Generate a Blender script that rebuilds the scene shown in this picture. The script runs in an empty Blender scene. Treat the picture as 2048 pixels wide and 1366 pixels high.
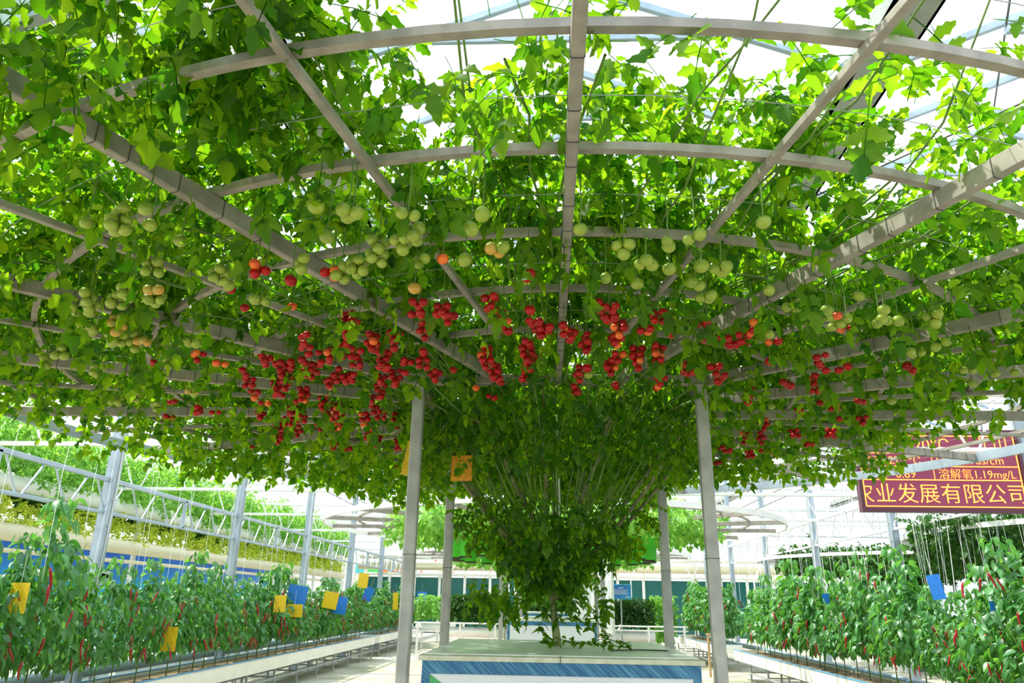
import bpy, bmesh, math, random
import numpy as np
from mathutils import Vector, Matrix
R = math.radians
random.seed(7)
rng = np.random.default_rng(11)
C = bpy.context.scene.collection
SC = bpy.context.scene
# ------------------------------------------------------------ camera, light, exposure
cam_d = bpy.data.cameras.new('camera')
cam_d.sensor_width = 36.0
cam_d.lens = 25.893
cam_d.clip_start = 0.05
cam = bpy.data.objects.new('camera', cam_d)
C.objects.link(cam)
cr = Vector((0.998933, 0.043481, 0.015588))
cd = Vector((0.000213, 0.333141, -0.942877))
cf = Vector((-0.046190, 0.941874, 0.332776))
M = Matrix((cr, -cd, -cf)).transposed().to_4x4()
M.translation = Vector((0, 0, 1.5))
cam.matrix_world = M
SC.camera = cam
SC.view_settings.view_transform = 'Standard'
SC.view_settings.look = 'None'
SC.view_settings.gamma = 1.0
SC.view_settings.use_curve_mapping = False
SC.view_settings.exposure = 0.74
SC.cycles.max_bounces = 10
SC.cycles.diffuse_bounces = 5
SC.cycles.transmission_bounces = 6
SC.cycles.transparent_max_bounces = 12
SC.cycles.use_denoising = True
SC.cycles.sample_clamp_indirect = 6.0
w = bpy.data.worlds.new('sky'); SC.world = w; w.use_nodes = True
nt = w.node_tree; bg = nt.nodes['Background']
tc = nt.nodes.new('ShaderNodeTexCoord'); sx = nt.nodes.new('ShaderNodeSeparateXYZ')
rp = nt.nodes.new('ShaderNodeValToRGB')
rp.color_ramp.elements[0].position = 0.0; rp.color_ramp.elements[0].color = (0.40, 0.43, 0.44, 1)
q = rp.color_ramp.elements.new(0.14); q.color = (0.95, 0.98, 1.0, 1)
rp.color_ramp.elements[1].position = 1.0; rp.color_ramp.elements[1].color = (0.42, 0.64, 0.92, 1)
q = rp.color_ramp.elements.new(0.45); q.color = (0.88, 0.96, 1.0, 1)
nt.links.new(tc.outputs['Generated'], sx.inputs[0]); nt.links.new(sx.outputs['Z'], rp.inputs[0])
nt.links.new(rp.outputs[0], bg.inputs[0]); bg.inputs[1].default_value = 1.2
sd = bpy.data.lights.new('sun', 'SUN'); sd.energy = 7.0; sd.angle = R(1.2); sd.color = (1.0, 0.95, 0.84)
sun = bpy.data.objects.new('sun', sd); C.objects.link(sun)
sun.rotation_euler = Vector((-0.48, 0.02, 0.88)).to_track_quat('Z', 'Y').to_euler()

# ------------------------------------------------------------ materials
MT = {}
def mat(name, col, rough=0.6, metal=0.0, var=0.0, scale=8.0, col2=None, spec=0.5, bump=0.0, island=False):
    m = bpy.data.materials.new(name); m.use_nodes = True
    n = m.node_tree; b = n.nodes['Principled BSDF']
    b.inputs['Base Color'].default_value = (*col, 1); b.inputs['Roughness'].default_value = rough
    b.inputs['Metallic'].default_value = metal; b.inputs['Specular IOR Level'].default_value = spec
    if col2 is None and var: col2 = tuple(max(0, c * (1 - var)) for c in col)
    if col2 is not None:
        tx = n.nodes.new('ShaderNodeTexCoord')
        r = n.nodes.new('ShaderNodeValToRGB')
        r.color_ramp.elements[0].color = (*col2, 1); r.color_ramp.elements[1].color = (*col, 1)
        if island:
            g = n.nodes.new('ShaderNodeNewGeometry'); n.links.new(g.outputs['Random Per Island'], r.inputs[0])
        else:
            s = n.nodes.new('ShaderNodeTexNoise'); s.inputs['Scale'].default_value = scale; s.inputs['Detail'].default_value = 5
            n.links.new(tx.outputs['Object'], s.inputs['Vector'])
            r.color_ramp.elements[0].position = 0.35; r.color_ramp.elements[1].position = 0.62
            n.links.new(s.outputs['Fac'], r.inputs[0])
        n.links.new(r.outputs[0], b.inputs['Base Color'])
        if bump:
            bp = n.nodes.new('ShaderNodeBump'); bp.inputs['Strength'].default_value = bump
            n.links.new(s.outputs['Fac'], bp.inputs['Height']); n.links.new(bp.outputs[0], b.inputs['Normal'])
    MT[name] = m
    return m
def leaf_mat(name, d0, d1, t0, t1, tr=0.5, gloss=0.06):
    m = bpy.data.materials.new(name); m.use_nodes = True
    n = m.node_tree; n.nodes.clear(); N = n.nodes.new; K = n.links.new
    g = N('ShaderNodeNewGeometry')
    def ramp(a, b):
        r = N('ShaderNodeValToRGB'); r.color_ramp.elements[0].color = (*a, 1); r.color_ramp.elements[1].color = (*b, 1)
        K(g.outputs['Random Per Island'], r.inputs[0]); return r
    D = N('ShaderNodeBsdfDiffuse'); T = N('ShaderNodeBsdfTranslucent'); G = N('ShaderNodeBsdfGlossy')
    K(ramp(d0, d1).outputs[0], D.inputs[0]); K(ramp(t0, t1).outputs[0], T.inputs[0])
    G.inputs['Roughness'].default_value = 0.42
    a = N('ShaderNodeMixShader'); a.inputs[0].default_value = tr; K(D.outputs[0], a.inputs[1]); K(T.outputs[0], a.inputs[2])
    b = N('ShaderNodeMixShader'); b.inputs[0].default_value = gloss; K(a.outputs[0], b.inputs[1]); K(G.outputs[0], b.inputs[2])
    o = N('ShaderNodeOutputMaterial'); K(b.outputs[0], o.inputs[0])
    MT[name] = m
def film_mat(name, transp, col=(1, 1, 1), tint=(1, 1, 1)):
    m = bpy.data.materials.new(name); m.use_nodes = True
    n = m.node_tree; n.nodes.clear(); N = n.nodes.new; K = n.links.new
    T = N('ShaderNodeBsdfTranslucent'); T.inputs[0].default_value = (*col, 1)
    P = N('ShaderNodeBsdfTransparent'); P.inputs[0].default_value = (*tint, 1)
    a = N('ShaderNodeMixShader'); a.inputs[0].default_value = transp; K(T.outputs[0], a.inputs[1]); K(P.outputs[0], a.inputs[2])
    o = N('ShaderNodeOutputMaterial'); K(a.outputs[0], o.inputs[0]); MT[name] = m
def glow_mat(name, col, s):
    m = bpy.data.materials.new(name); m.use_nodes = True
    b = m.node_tree.nodes['Principled BSDF']; b.inputs['Base Color'].default_value = (*col, 1)
    b.inputs['Emission Color'].default_value = (*col, 1); b.inputs['Emission Strength'].default_value = s; MT[name] = m
mat('tube_paint', (0.34, 0.315, 0.27), 0.5, 0.25, 0.30, 14)
mat('post_steel', (0.46, 0.48, 0.45), 0.45, 0.3, 0.25, 9)
mat('galvanised', (0.42, 0.50, 0.58), 0.42, 0.5, 0.18, 5)
mat('gutter_steel', (0.33, 0.36, 0.32), 0.6, 0.3, 0.25, 3)
mat('roof_bar', (0.40, 0.50, 0.58), 0.5, 0.3, 0.2, 4)
mat('white_metal', (0.86, 0.86, 0.84), 0.4, 0.1, 0.06, 6)
mat('dark_wire', (0.10, 0.10, 0.09), 0.5, 0.5)
mat('wire', (0.30, 0.32, 0.32), 0.5, 0.4)
mat('string', (0.88, 0.92, 0.90), 0.8)
mat('bolt', (0.75, 0.76, 0.76), 0.3, 0.8)
leaf_mat('tomato_leaf', (0.005, 0.036, 0.004), (0.022, 0.085, 0.009), (0.12, 0.45, 0.004), (0.52, 0.86, 0.012), 0.48, 0.012)
leaf_mat('pepper_leaf', (0.022, 0.12, 0.030), (0.075, 0.28, 0.065), (0.10, 0.42, 0.03), (0.30, 0.68, 0.06), 0.38, 0.06)
leaf_mat('far_leaf', (0.07, 0.25, 0.035), (0.20, 0.46, 0.08), (0.24, 0.60, 0.05), (0.55, 0.85, 0.12), 0.42, 0.03)
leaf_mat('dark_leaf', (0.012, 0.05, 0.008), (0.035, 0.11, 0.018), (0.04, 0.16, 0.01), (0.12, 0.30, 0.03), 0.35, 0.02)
leaf_mat('yellow_leaf', (0.35, 0.50, 0.03), (0.75, 0.78, 0.08), (0.50, 0.70, 0.04), (0.90, 0.92, 0.12), 0.4, 0.03)
mat('vine_stem', (0.14, 0.25, 0.045), 0.6, 0, 0.4, 10)
mat('trunk_bark', (0.36, 0.40, 0.16), 0.8, 0, 0.5, 30, bump=0.4)
mat('branch_bark', (0.20, 0.22, 0.09), 0.8, 0, 0.5, 20, bump=0.3)
mat('tomato_red', (0.40, 0.004, 0.005), 0.28, 0, col2=(0.26, 0.002, 0.004), scale=12, spec=0.3)
mat('tomato_orange', (0.80, 0.16, 0.015), 0.25, 0, col2=(0.62, 0.05, 0.012), scale=12)
mat('tomato_green', (0.27, 0.36, 0.035), 0.3, 0, col2=(0.17, 0.26, 0.02), scale=12)
mat('tomato_yellow', (0.55, 0.30, 0.04), 0.25, 0, col2=(0.30, 0.32, 0.05), scale=12)
mat('chilli_red', (0.34, 0.005, 0.012), 0.3)
mat('chilli_green', (0.06, 0.25, 0.03), 0.3)
mat('marble_top', (0.92, 0.96, 0.93), 0.25, 0, col2=(0.82, 0.87, 0.83), scale=4)
mat('lid_edge', (0.66, 0.68, 0.55), 0.6, 0, col2=(0.55, 0.57, 0.42), scale=18)
mat('panel_white', (0.74, 0.78, 0.82), 0.35)
mat('panel_side', (0.80, 0.80, 0.74), 0.5, 0, 0.08, 6)
mat('panel_green', (0.07, 0.42, 0.15), 0.4)
mat('soil', (0.24, 0.17, 0.09), 0.9, 0, 0.5, 20, bump=0.5)
mat('trough_white', (0.84, 0.84, 0.76), 0.5, 0, 0.08, 3)
mat('trough_blue', (0.08, 0.30, 0.55), 0.5)
mat('leg_steel', (0.35, 0.38, 0.38), 0.5, 0.4)
mat('pipe_grey', (0.25, 0.32, 0.33), 0.4, 0.1)
mat('pipe_white', (0.88, 0.88, 0.86), 0.35)
mat('pipe_cream', (0.72, 0.65, 0.45), 0.4)
mat('card_yellow', (0.85, 0.62, 0.02), 0.35, 0, col2=(0.70, 0.42, 0.02), scale=60)
mat('card_blue', (0.02, 0.22, 0.75), 0.35, 0, col2=(0.02, 0.16, 0.55), scale=60)
mat('card_orange', (0.80, 0.34, 0.02), 0.4, 0, 0.3, 40)
mat('pot_green', (0.08, 0.60, 0.03), 0.55, 0, 0.2, 10)
mat('pot_dark', (0.03, 0.03, 0.02), 0.8)
mat('teal_glass', (0.02, 0.13, 0.12), 0.15)
mat('cabin_white', (0.9, 0.9, 0.88), 0.5)
mat('cabin_glass', (0.10, 0.26, 0.14), 0.2)
mat('led_frame', (0.10, 0.03, 0.05), 0.5, 0.2)
mat('led_face', (0.30, 0.04, 0.11), 0.5, 0, 0.1, 40)
glow_mat('led_light', (1.0, 0.36, 0.06), 1.2)
mat('sign_blue', (0.01, 0.16, 0.55), 0.4, 0, col2=(0.03, 0.28, 0.60), scale=3)
mat('sign_print', (0.75, 0.82, 0.9), 0.5)
mat('wood', (0.55, 0.36, 0.18), 0.6, 0, 0.2, 12)
mat('net_white', (0.78, 0.80, 0.80), 0.8)
mat('tab_cyan', (0.1, 0.6, 0.65), 0.5); mat('tab_green', (0.1, 0.6, 0.12), 0.5); mat('tab_orange', (0.85, 0.25, 0.05), 0.5)
film_mat('roof_film', 0.70, (0.95, 0.98, 1.0), (0.97, 0.99, 1.0))
film_mat('net_film', 0.55, (0.95, 0.95, 0.95))
def floor_mat():
    m = mat('floor_concrete', (0.62, 0.58, 0.48), 0.75)
    n = m.node_tree; N = n.nodes.new; K = n.links.new; b = n.nodes['Principled BSDF']
    tx = N('ShaderNodeTexCoord'); a = N('ShaderNodeTexNoise'); a.inputs['Scale'].default_value = 0.9; a.inputs['Detail'].default_value = 6
    r = N('ShaderNodeValToRGB'); r.color_ramp.elements[0].color = (0.26, 0.26, 0.16, 1); r.color_ramp.elements[0].position = .38
    r.color_ramp.elements[1].color = (0.46, 0.43, 0.34, 1); r.color_ramp.elements[1].position = .6
    K(tx.outputs['Object'], a.inputs[0]); K(a.outputs[0], r.inputs[0]); K(r.outputs[0], b.inputs['Base Color'])
    m = mat('brick_path', (0.5, 0.3, 0.22), 0.8)
    n = m.node_tree; N = n.nodes.new; K = n.links.new; b = n.nodes['Principled BSDF']
    tx = N('ShaderNodeTexCoord'); a = N('ShaderNodeTexBrick'); a.inputs['Scale'].default_value = 4.0
    a.inputs['Color1'].default_value = (0.40, 0.24, 0.16, 1); a.inputs['Color2'].default_value = (0.46, 0.36, 0.26, 1); a.inputs['Mortar'].default_value = (0.45, 0.42, 0.34, 1)
    K(tx.outputs['Object'], a.inputs[0]); K(a.outputs[0], b.inputs['Base Color'])
    m = mat('brushed_blue', (0.05, 0.2, 0.4), 0.4)
    n = m.node_tree; N = n.nodes.new; K = n.links.new; b = n.nodes['Principled BSDF']
    tx = N('ShaderNodeTexCoord'); m0 = N('ShaderNodeMapping'); m0.inputs['Rotation'].default_value = (0, R(-42), 0); mp = N('ShaderNodeMapping'); mp.inputs['Scale'].default_value = (3, 3, 90); K(m0.outputs[0], mp.inputs[0])
    a = N('ShaderNodeTexNoise'); a.inputs['Scale'].default_value = 1.6; a.inputs['Detail'].default_value = 4
    r = N('ShaderNodeValToRGB'); r.color_ramp.elements[0].color = (0.012, 0.12, 0.28, 1); r.color_ramp.elements[0].position = .45
    r.color_ramp.elements[1].color = (0.10, 0.32, 0.50, 1); r.color_ramp.elements[1].position = .68
    K(tx.outputs['Object'], m0.inputs[0]); K(mp.outputs[0], a.inputs[0]); K(a.outputs[0], r.inputs[0]); K(r.outputs[0], b.inputs['Base Color'])
    m = mat('ocean_mural', (0.05, 0.2, 0.6), 0.5)
    n = m.node_tree; N = n.nodes.new; K = n.links.new; b = n.nodes['Principled BSDF']
    tx = N('ShaderNodeTexCoord'); sp = N('ShaderNodeSeparateXYZ'); K(tx.outputs['Object'], sp.inputs[0])
    a = N('ShaderNodeTexNoise'); a.inputs['Scale'].default_value = 0.8; a.inputs['Detail'].default_value = 5; K(tx.outputs['Object'], a.inputs[0])
    mu = N('ShaderNodeMath'); mu.operation = 'MULTIPLY_ADD'; mu.inputs[1].default_value = 0.9; K(a.outputs[0], mu.inputs[0]); K(sp.outputs['Z'], mu.inputs[2])
    mr = N('ShaderNodeMapRange'); mr.inputs['From Min'].default_value = 1.5; mr.inputs['From Max'].default_value = 3.2; K(mu.outputs[0], mr.inputs[0])
    r = N('ShaderNodeValToRGB'); e = r.color_ramp.elements
    e[0].color = (0.25, 0.80, 0.95, 1); e[1].color = (0.02, 0.09, 0.60, 1); e[1].position = .9
    q = e.new(0.3); q.color = (0.02, 0.55, 0.95, 1); q = e.new(0.55); q.color = (0.02, 0.25, 0.85, 1)
    K(mr.outputs[0], r.inputs[0]); K(r.outputs[0], b.inputs['Base Color'])
    m = mat('flower_wall', (0.8, 0.6, 0.55), 0.7)
    n = m.node_tree; N = n.nodes.new; K = n.links.new; b = n.nodes['Principled BSDF']
    tx = N('ShaderNodeTexCoord'); a = N('ShaderNodeTexVoronoi'); a.inputs['Scale'].default_value = 3.5; K(tx.outputs['Object'], a.inputs[0])
    r = N('ShaderNodeValToRGB'); r.color_ramp.elements[0].color = (0.80, 0.10, 0.10, 1); r.color_ramp.elements[0].position = .05
    r.color_ramp.elements[1].color = (0.88, 0.84, 0.76, 1); r.color_ramp.elements[1].position = .35
    K(a.outputs['Distance'], r.inputs[0]); K(r.outputs[0], b.inputs['Base Color'])
floor_mat()

# ------------------------------------------------------------ mesh helpers
class MB:
    def __init__(s): s.v = []; s.f = []
    def add(s, vs, fs):
        o = len(s.v); s.v += [tuple(v) for v in vs]; s.f += [tuple(i + o for i in f) for f in fs]; return s
    def box(s, x0, x1, y0, y1, z0, z1):
        return s.add([(x0, y0, z0), (x1, y0, z0), (x1, y1, z0), (x0, y1, z0), (x0, y0, z1), (x1, y0, z1), (x1, y1, z1), (x0, y1, z1)],
                     [(0, 3, 2, 1), (4, 5, 6, 7), (0, 1, 5, 4), (1, 2, 6, 5), (2, 3, 7, 6), (3, 0, 4, 7)])
    def bar(s, p, q, w_, h, up=(0, 0, 1)):
        p = Vector(p); q = Vector(q); d = (q - p).normalized(); u = Vector(up)
        if abs(d.dot(u)) > .98: u = Vector((0, 1, 0))
        a = d.cross(u).normalized(); b = a.cross(d).normalized(); vs = []
        c = min(w_, h) * .12
        prof = [(-w_/2+c, -h/2), (w_/2-c, -h/2), (w_/2, -h/2+c), (w_/2, h/2-c), (w_/2-c, h/2), (-w_/2+c, h/2), (-w_/2, h/2-c), (-w_/2, -h/2+c)]
        for e in (p, q):
            for x, z in prof: vs.append(e + a * x + b * z)
        n = 8
        return s.add(vs, [tuple(range(n))[::-1], tuple(range(n, 2*n))] + [(i, (i+1) % n, n+(i+1) % n, n+i) for i in range(n)])
    def tube(s, pts, r, n=8, cap=True):
        pts = [Vector(p) for p in pts]; rs = r if isinstance(r, (list, tuple)) else [r] * len(pts)
        vs = []; fs = []; prev = None
        for i, p in enumerate(pts):
            d = (pts[min(i+1, len(pts)-1)] - pts[max(i-1, 0)])
            d = d.normalized() if d.length > 1e-9 else Vector((0, 0, 1))
            if prev is None:
                u = Vector((0, 0, 1)) if abs(d.z) < .9 else Vector((1, 0, 0)); a = d.cross(u).normalized()
            else: a = (prev - d * prev.dot(d)).normalized()
            prev = a; b = d.cross(a)
            for k in range(n):
                t = 2 * math.pi * k / n; vs.append(p + (a * math.cos(t) + b * math.sin(t)) * rs[i])
        for i in range(len(pts) - 1):
            for k in range(n): fs.append((i*n+k, i*n+(k+1) % n, (i+1)*n+(k+1) % n, (i+1)*n+k))
        if cap: fs += [tuple(range(n))[::-1], tuple(range((len(pts)-1)*n, len(pts)*n))]
        return s.add(vs, fs)
    def ringbar(s, c, r, w_, h, z, seg=96, a0=0, a1=2 * math.pi):
        vs = []; fs = []; full = abs(a1 - a0 - 2 * math.pi) < 1e-6; m = seg if full else seg + 1
        for i in range(m):
            t = a0 + (a1 - a0) * i / seg; ca, sa = math.sin(t), -math.cos(t)
            for rr, zz in ((r - w_/2, z - h/2), (r + w_/2, z - h/2), (r + w_/2, z + h/2), (r - w_/2, z + h/2)):
                vs.append((c[0] + ca * rr, c[1] + sa * rr, zz))
        for i in range(seg):
            j = (i + 1) % m
            for k in range(4): fs.append((i*4+k, i*4+(k+1) % 4, j*4+(k+1) % 4, j*4+k))
        if not full: fs += [(0, 1, 2, 3), tuple((m-1)*4 + k for k in (3, 2, 1, 0))]
        return s.add(vs, fs)
    def mesh(s, name, m, smooth=False):
        me = bpy.data.meshes.new(name); me.from_pydata(s.v, [], s.f); me.validate()
        me.materials.append(MT[m] if isinstance(m, str) else m)
        if smooth: me.polygons.foreach_set('use_smooth', [True] * len(me.polygons))
        bm = bmesh.new(); bm.from_mesh(me); bmesh.ops.recalc_face_normals(bm, faces=bm.faces); bm.to_mesh(me); bm.free()
        return me
    def build(s, name, m, parent=None, smooth=False):
        return link(name, s.mesh(name, m, smooth), parent)
def link(name, me, parent=None):
    o = bpy.data.objects.new(name, me); C.objects.link(o)
    if parent is not None:
        o.parent = parent
        o.matrix_parent_inverse = Matrix.Translation(-parent_loc(parent))
    return o
def parent_loc(p): return Vector(p.location)
def tag(o, label=None, cat=None, group=None, kind=None):
    if label: o['label'] = label
    if cat: o['category'] = cat
    if group: o['group'] = group
    if kind: o['kind'] = kind
    return o
def thing(name, loc, label, cat, group=None):
    o = bpy.data.objects.new(name, None); C.objects.link(o); o.location = loc; o.empty_display_size = .1
    return tag(o, label, cat, group)
def struct(name, mb, m, label=None): return tag(mb.build(name, m), label, kind='structure')

# ------------------------------------------------------------ leaves
def leaflet(L, W, lobes=True, droop=.25):
    """one serrated leaflet along +X, V-folded and drooping"""
    t = [0, .16, .34, .52, .70, .86, 1.0]
    wd = [0.05, .46, .30, .44, .22, .17, 0] if lobes else [0.04, .34, .47, .46, .34, .18, 0]
    v = []; f = []
    z = lambda a: -droop * L * a * a
    for a in t: v.append((a * L, 0, z(a)))
    for sg in (1, -1):
        o = len(v)
        for a, w_ in zip(t[1:-1], wd[1:-1]): v.append(((a + (.05 if lobes else 0)) * L, sg * w_ * W, z(a) + w_ * W * .28))
        q = [o, o+1, o+2, o+3, o+4]
        fs = [(0, 1, q[0]), (1, 2, q[1], q[0]), (2, 3, q[2], q[1]), (3, 4, q[3], q[2]), (4, 5, q[4], q[3]), (5, 6, q[4])]
        f += fs if sg < 0 else [tuple(reversed(x)) for x in fs]
    return np.array(v), f
def simple_leaflet(L, W, droop=.3):
    v = np.array([(0, 0, 0), (.45*L, 0, -droop*.2*L), (L, 0, -droop*L), (.4*L, .5*W, .12*W), (.4*L, -.5*W, .12*W), (.75*L, .26*W, -droop*.4*L), (.75*L, -.26*W, -droop*.4*L)])
    return v, [(0, 1, 3), (1, 5, 3), (1, 2, 5), (0, 4, 1), (1, 4, 6), (1, 6, 2)]
def xf(v, yaw=0, pitch=0, roll=0, sc=1, off=(0, 0, 0)):
    m = Matrix.Rotation(yaw, 3, 'Z') @ Matrix.Rotation(pitch, 3, 'Y') @ Matrix.Rotation(roll, 3, 'X')
    return (np.array(m) @ (v * sc).T).T + np.array(off)
def compound(full, seed, n_pairs=3):
    rs = random.Random(seed); V = []; F = []; o = 0
    L = .20
    def put(v, f):
        nonlocal o
        V.append(v); F.extend([tuple(i + o for i in x) for x in f]); o += len(v)
    rach = lambda a: np.array((a * L, 0, -.25 * L * a * a))
    mk = (lambda l, w_: leaflet(l, w_, True, rs.uniform(.1, .5))) if full else (lambda l, w_: simple_leaflet(l, w_ * 1.15, rs.uniform(.1, .5)))
    v, f = mk(.085, .062); put(xf(v, rs.uniform(-.2, .2), rs.uniform(.1, .5), rs.uniform(-.3, .3), 1, rach(.72)), f)
    for k in range(n_pairs):
        a = .68 - k * .25; l = .07 - k * .007
        for sg in (1, -1):
            s = rs.uniform(.75, 1.1); v, f = mk(l * s, l * s * .72)
            put(xf(v, sg * rs.uniform(.8, 1.3), rs.uniform(-.1, .6), rs.uniform(-.5, .5), 1, rach(a)), f)
    if full:
        P = [rach(a) for a in (0, .35, .72)]; r = .0016
        v = []
        for p in P: v += [p + (0, r, 0), p + (0, -r, 0), p + (0, 0, -r * 1.6)]
        f = []
        for i in range(2):
            for k in range(3): f.append((i*3+k, i*3+(k+1) % 3, (i+1)*3+(k+1) % 3, (i+1)*3+k))
        put(np.array(v), f)
    return np.vstack(V), F
def scatter_mesh(name, templates, pos, yaw, pitch, roll, scale, m, smooth=True):
    """bake many copies of leaf templates into one mesh"""
    N_ = len(pos); which = rng.integers(0, len(templates), N_)
    cy, sy = np.cos(yaw), np.sin(yaw); cp, sp = np.cos(pitch), np.sin(pitch); cr_, sr = np.cos(roll), np.sin(roll)
    M_ = np.empty((N_, 3, 3))
    M_[:, 0, 0] = cy*cp; M_[:, 0, 1] = cy*sp*sr - sy*cr_; M_[:, 0, 2] = cy*sp*cr_ + sy*sr
    M_[:, 1, 0] = sy*cp; M_[:, 1, 1] = sy*sp*sr + cy*cr_; M_[:, 1, 2] = sy*sp*cr_ - cy*sr
    M_[:, 2, 0] = -sp;   M_[:, 2, 1] = cp*sr;             M_[:, 2, 2] = cp*cr_
    M_ *= np.asarray(scale).reshape(-1, 1, 1)
    VV = []; LI = []; LT = []; off = 0
    for t, (tv, tf) in enumerate(templates):
        idx = np.nonzero(which == t)[0]
        if not len(idx): continue
        v = np.einsum('nij,kj->nki', M_[idx], tv) + pos[idx][:, None, :]
        VV.append(v.reshape(-1, 3)); n = len(tv)
        li = np.array([i for f in tf for i in f]); lt = np.array([len(f) for f in tf])
        LI.append((li[None, :] + (np.arange(len(idx)) * n + off)[:, None]).ravel()); LT.append(np.tile(lt, len(idx)))
        off += n * len(idx)
    VV = np.vstack(VV); LI = np.concatenate(LI); LT = np.concatenate(LT)
    me = bpy.data.meshes.new(name); me.vertices.add(len(VV)); me.vertices.foreach_set('co', VV.astype(np.float32).ravel())
    me.loops.add(len(LI)); me.loops.foreach_set('vertex_index', LI.astype(np.int32))
    ls = np.concatenate([[0], np.cumsum(LT)[:-1]])
    me.polygons.add(len(LT)); me.polygons.foreach_set('loop_start', ls.astype(np.int32))
    me.update(calc_edges=True); me.validate()
    if smooth: me.polygons.foreach_set('use_smooth', np.ones(len(LT), bool))
    me.materials.append(MT[m]); return me
T_FULL = [compound(True, s) for s in range(6)]
T_MID = [compound(False, s) for s in range(6)]
T_SPARSE = [compound(True, 20 + s, 2) for s in range(4)]
T_ONE = [simple_leaflet(.10, .055, d) for d in (.1, .3, .5)]
def pep(seed):
    rs = random.Random(seed); return leaflet(.10 * rs.uniform(.8, 1.2), .052, False, rs.uniform(.2, .6))
T_PEP = [pep(s) for s in range(5)]
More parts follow.
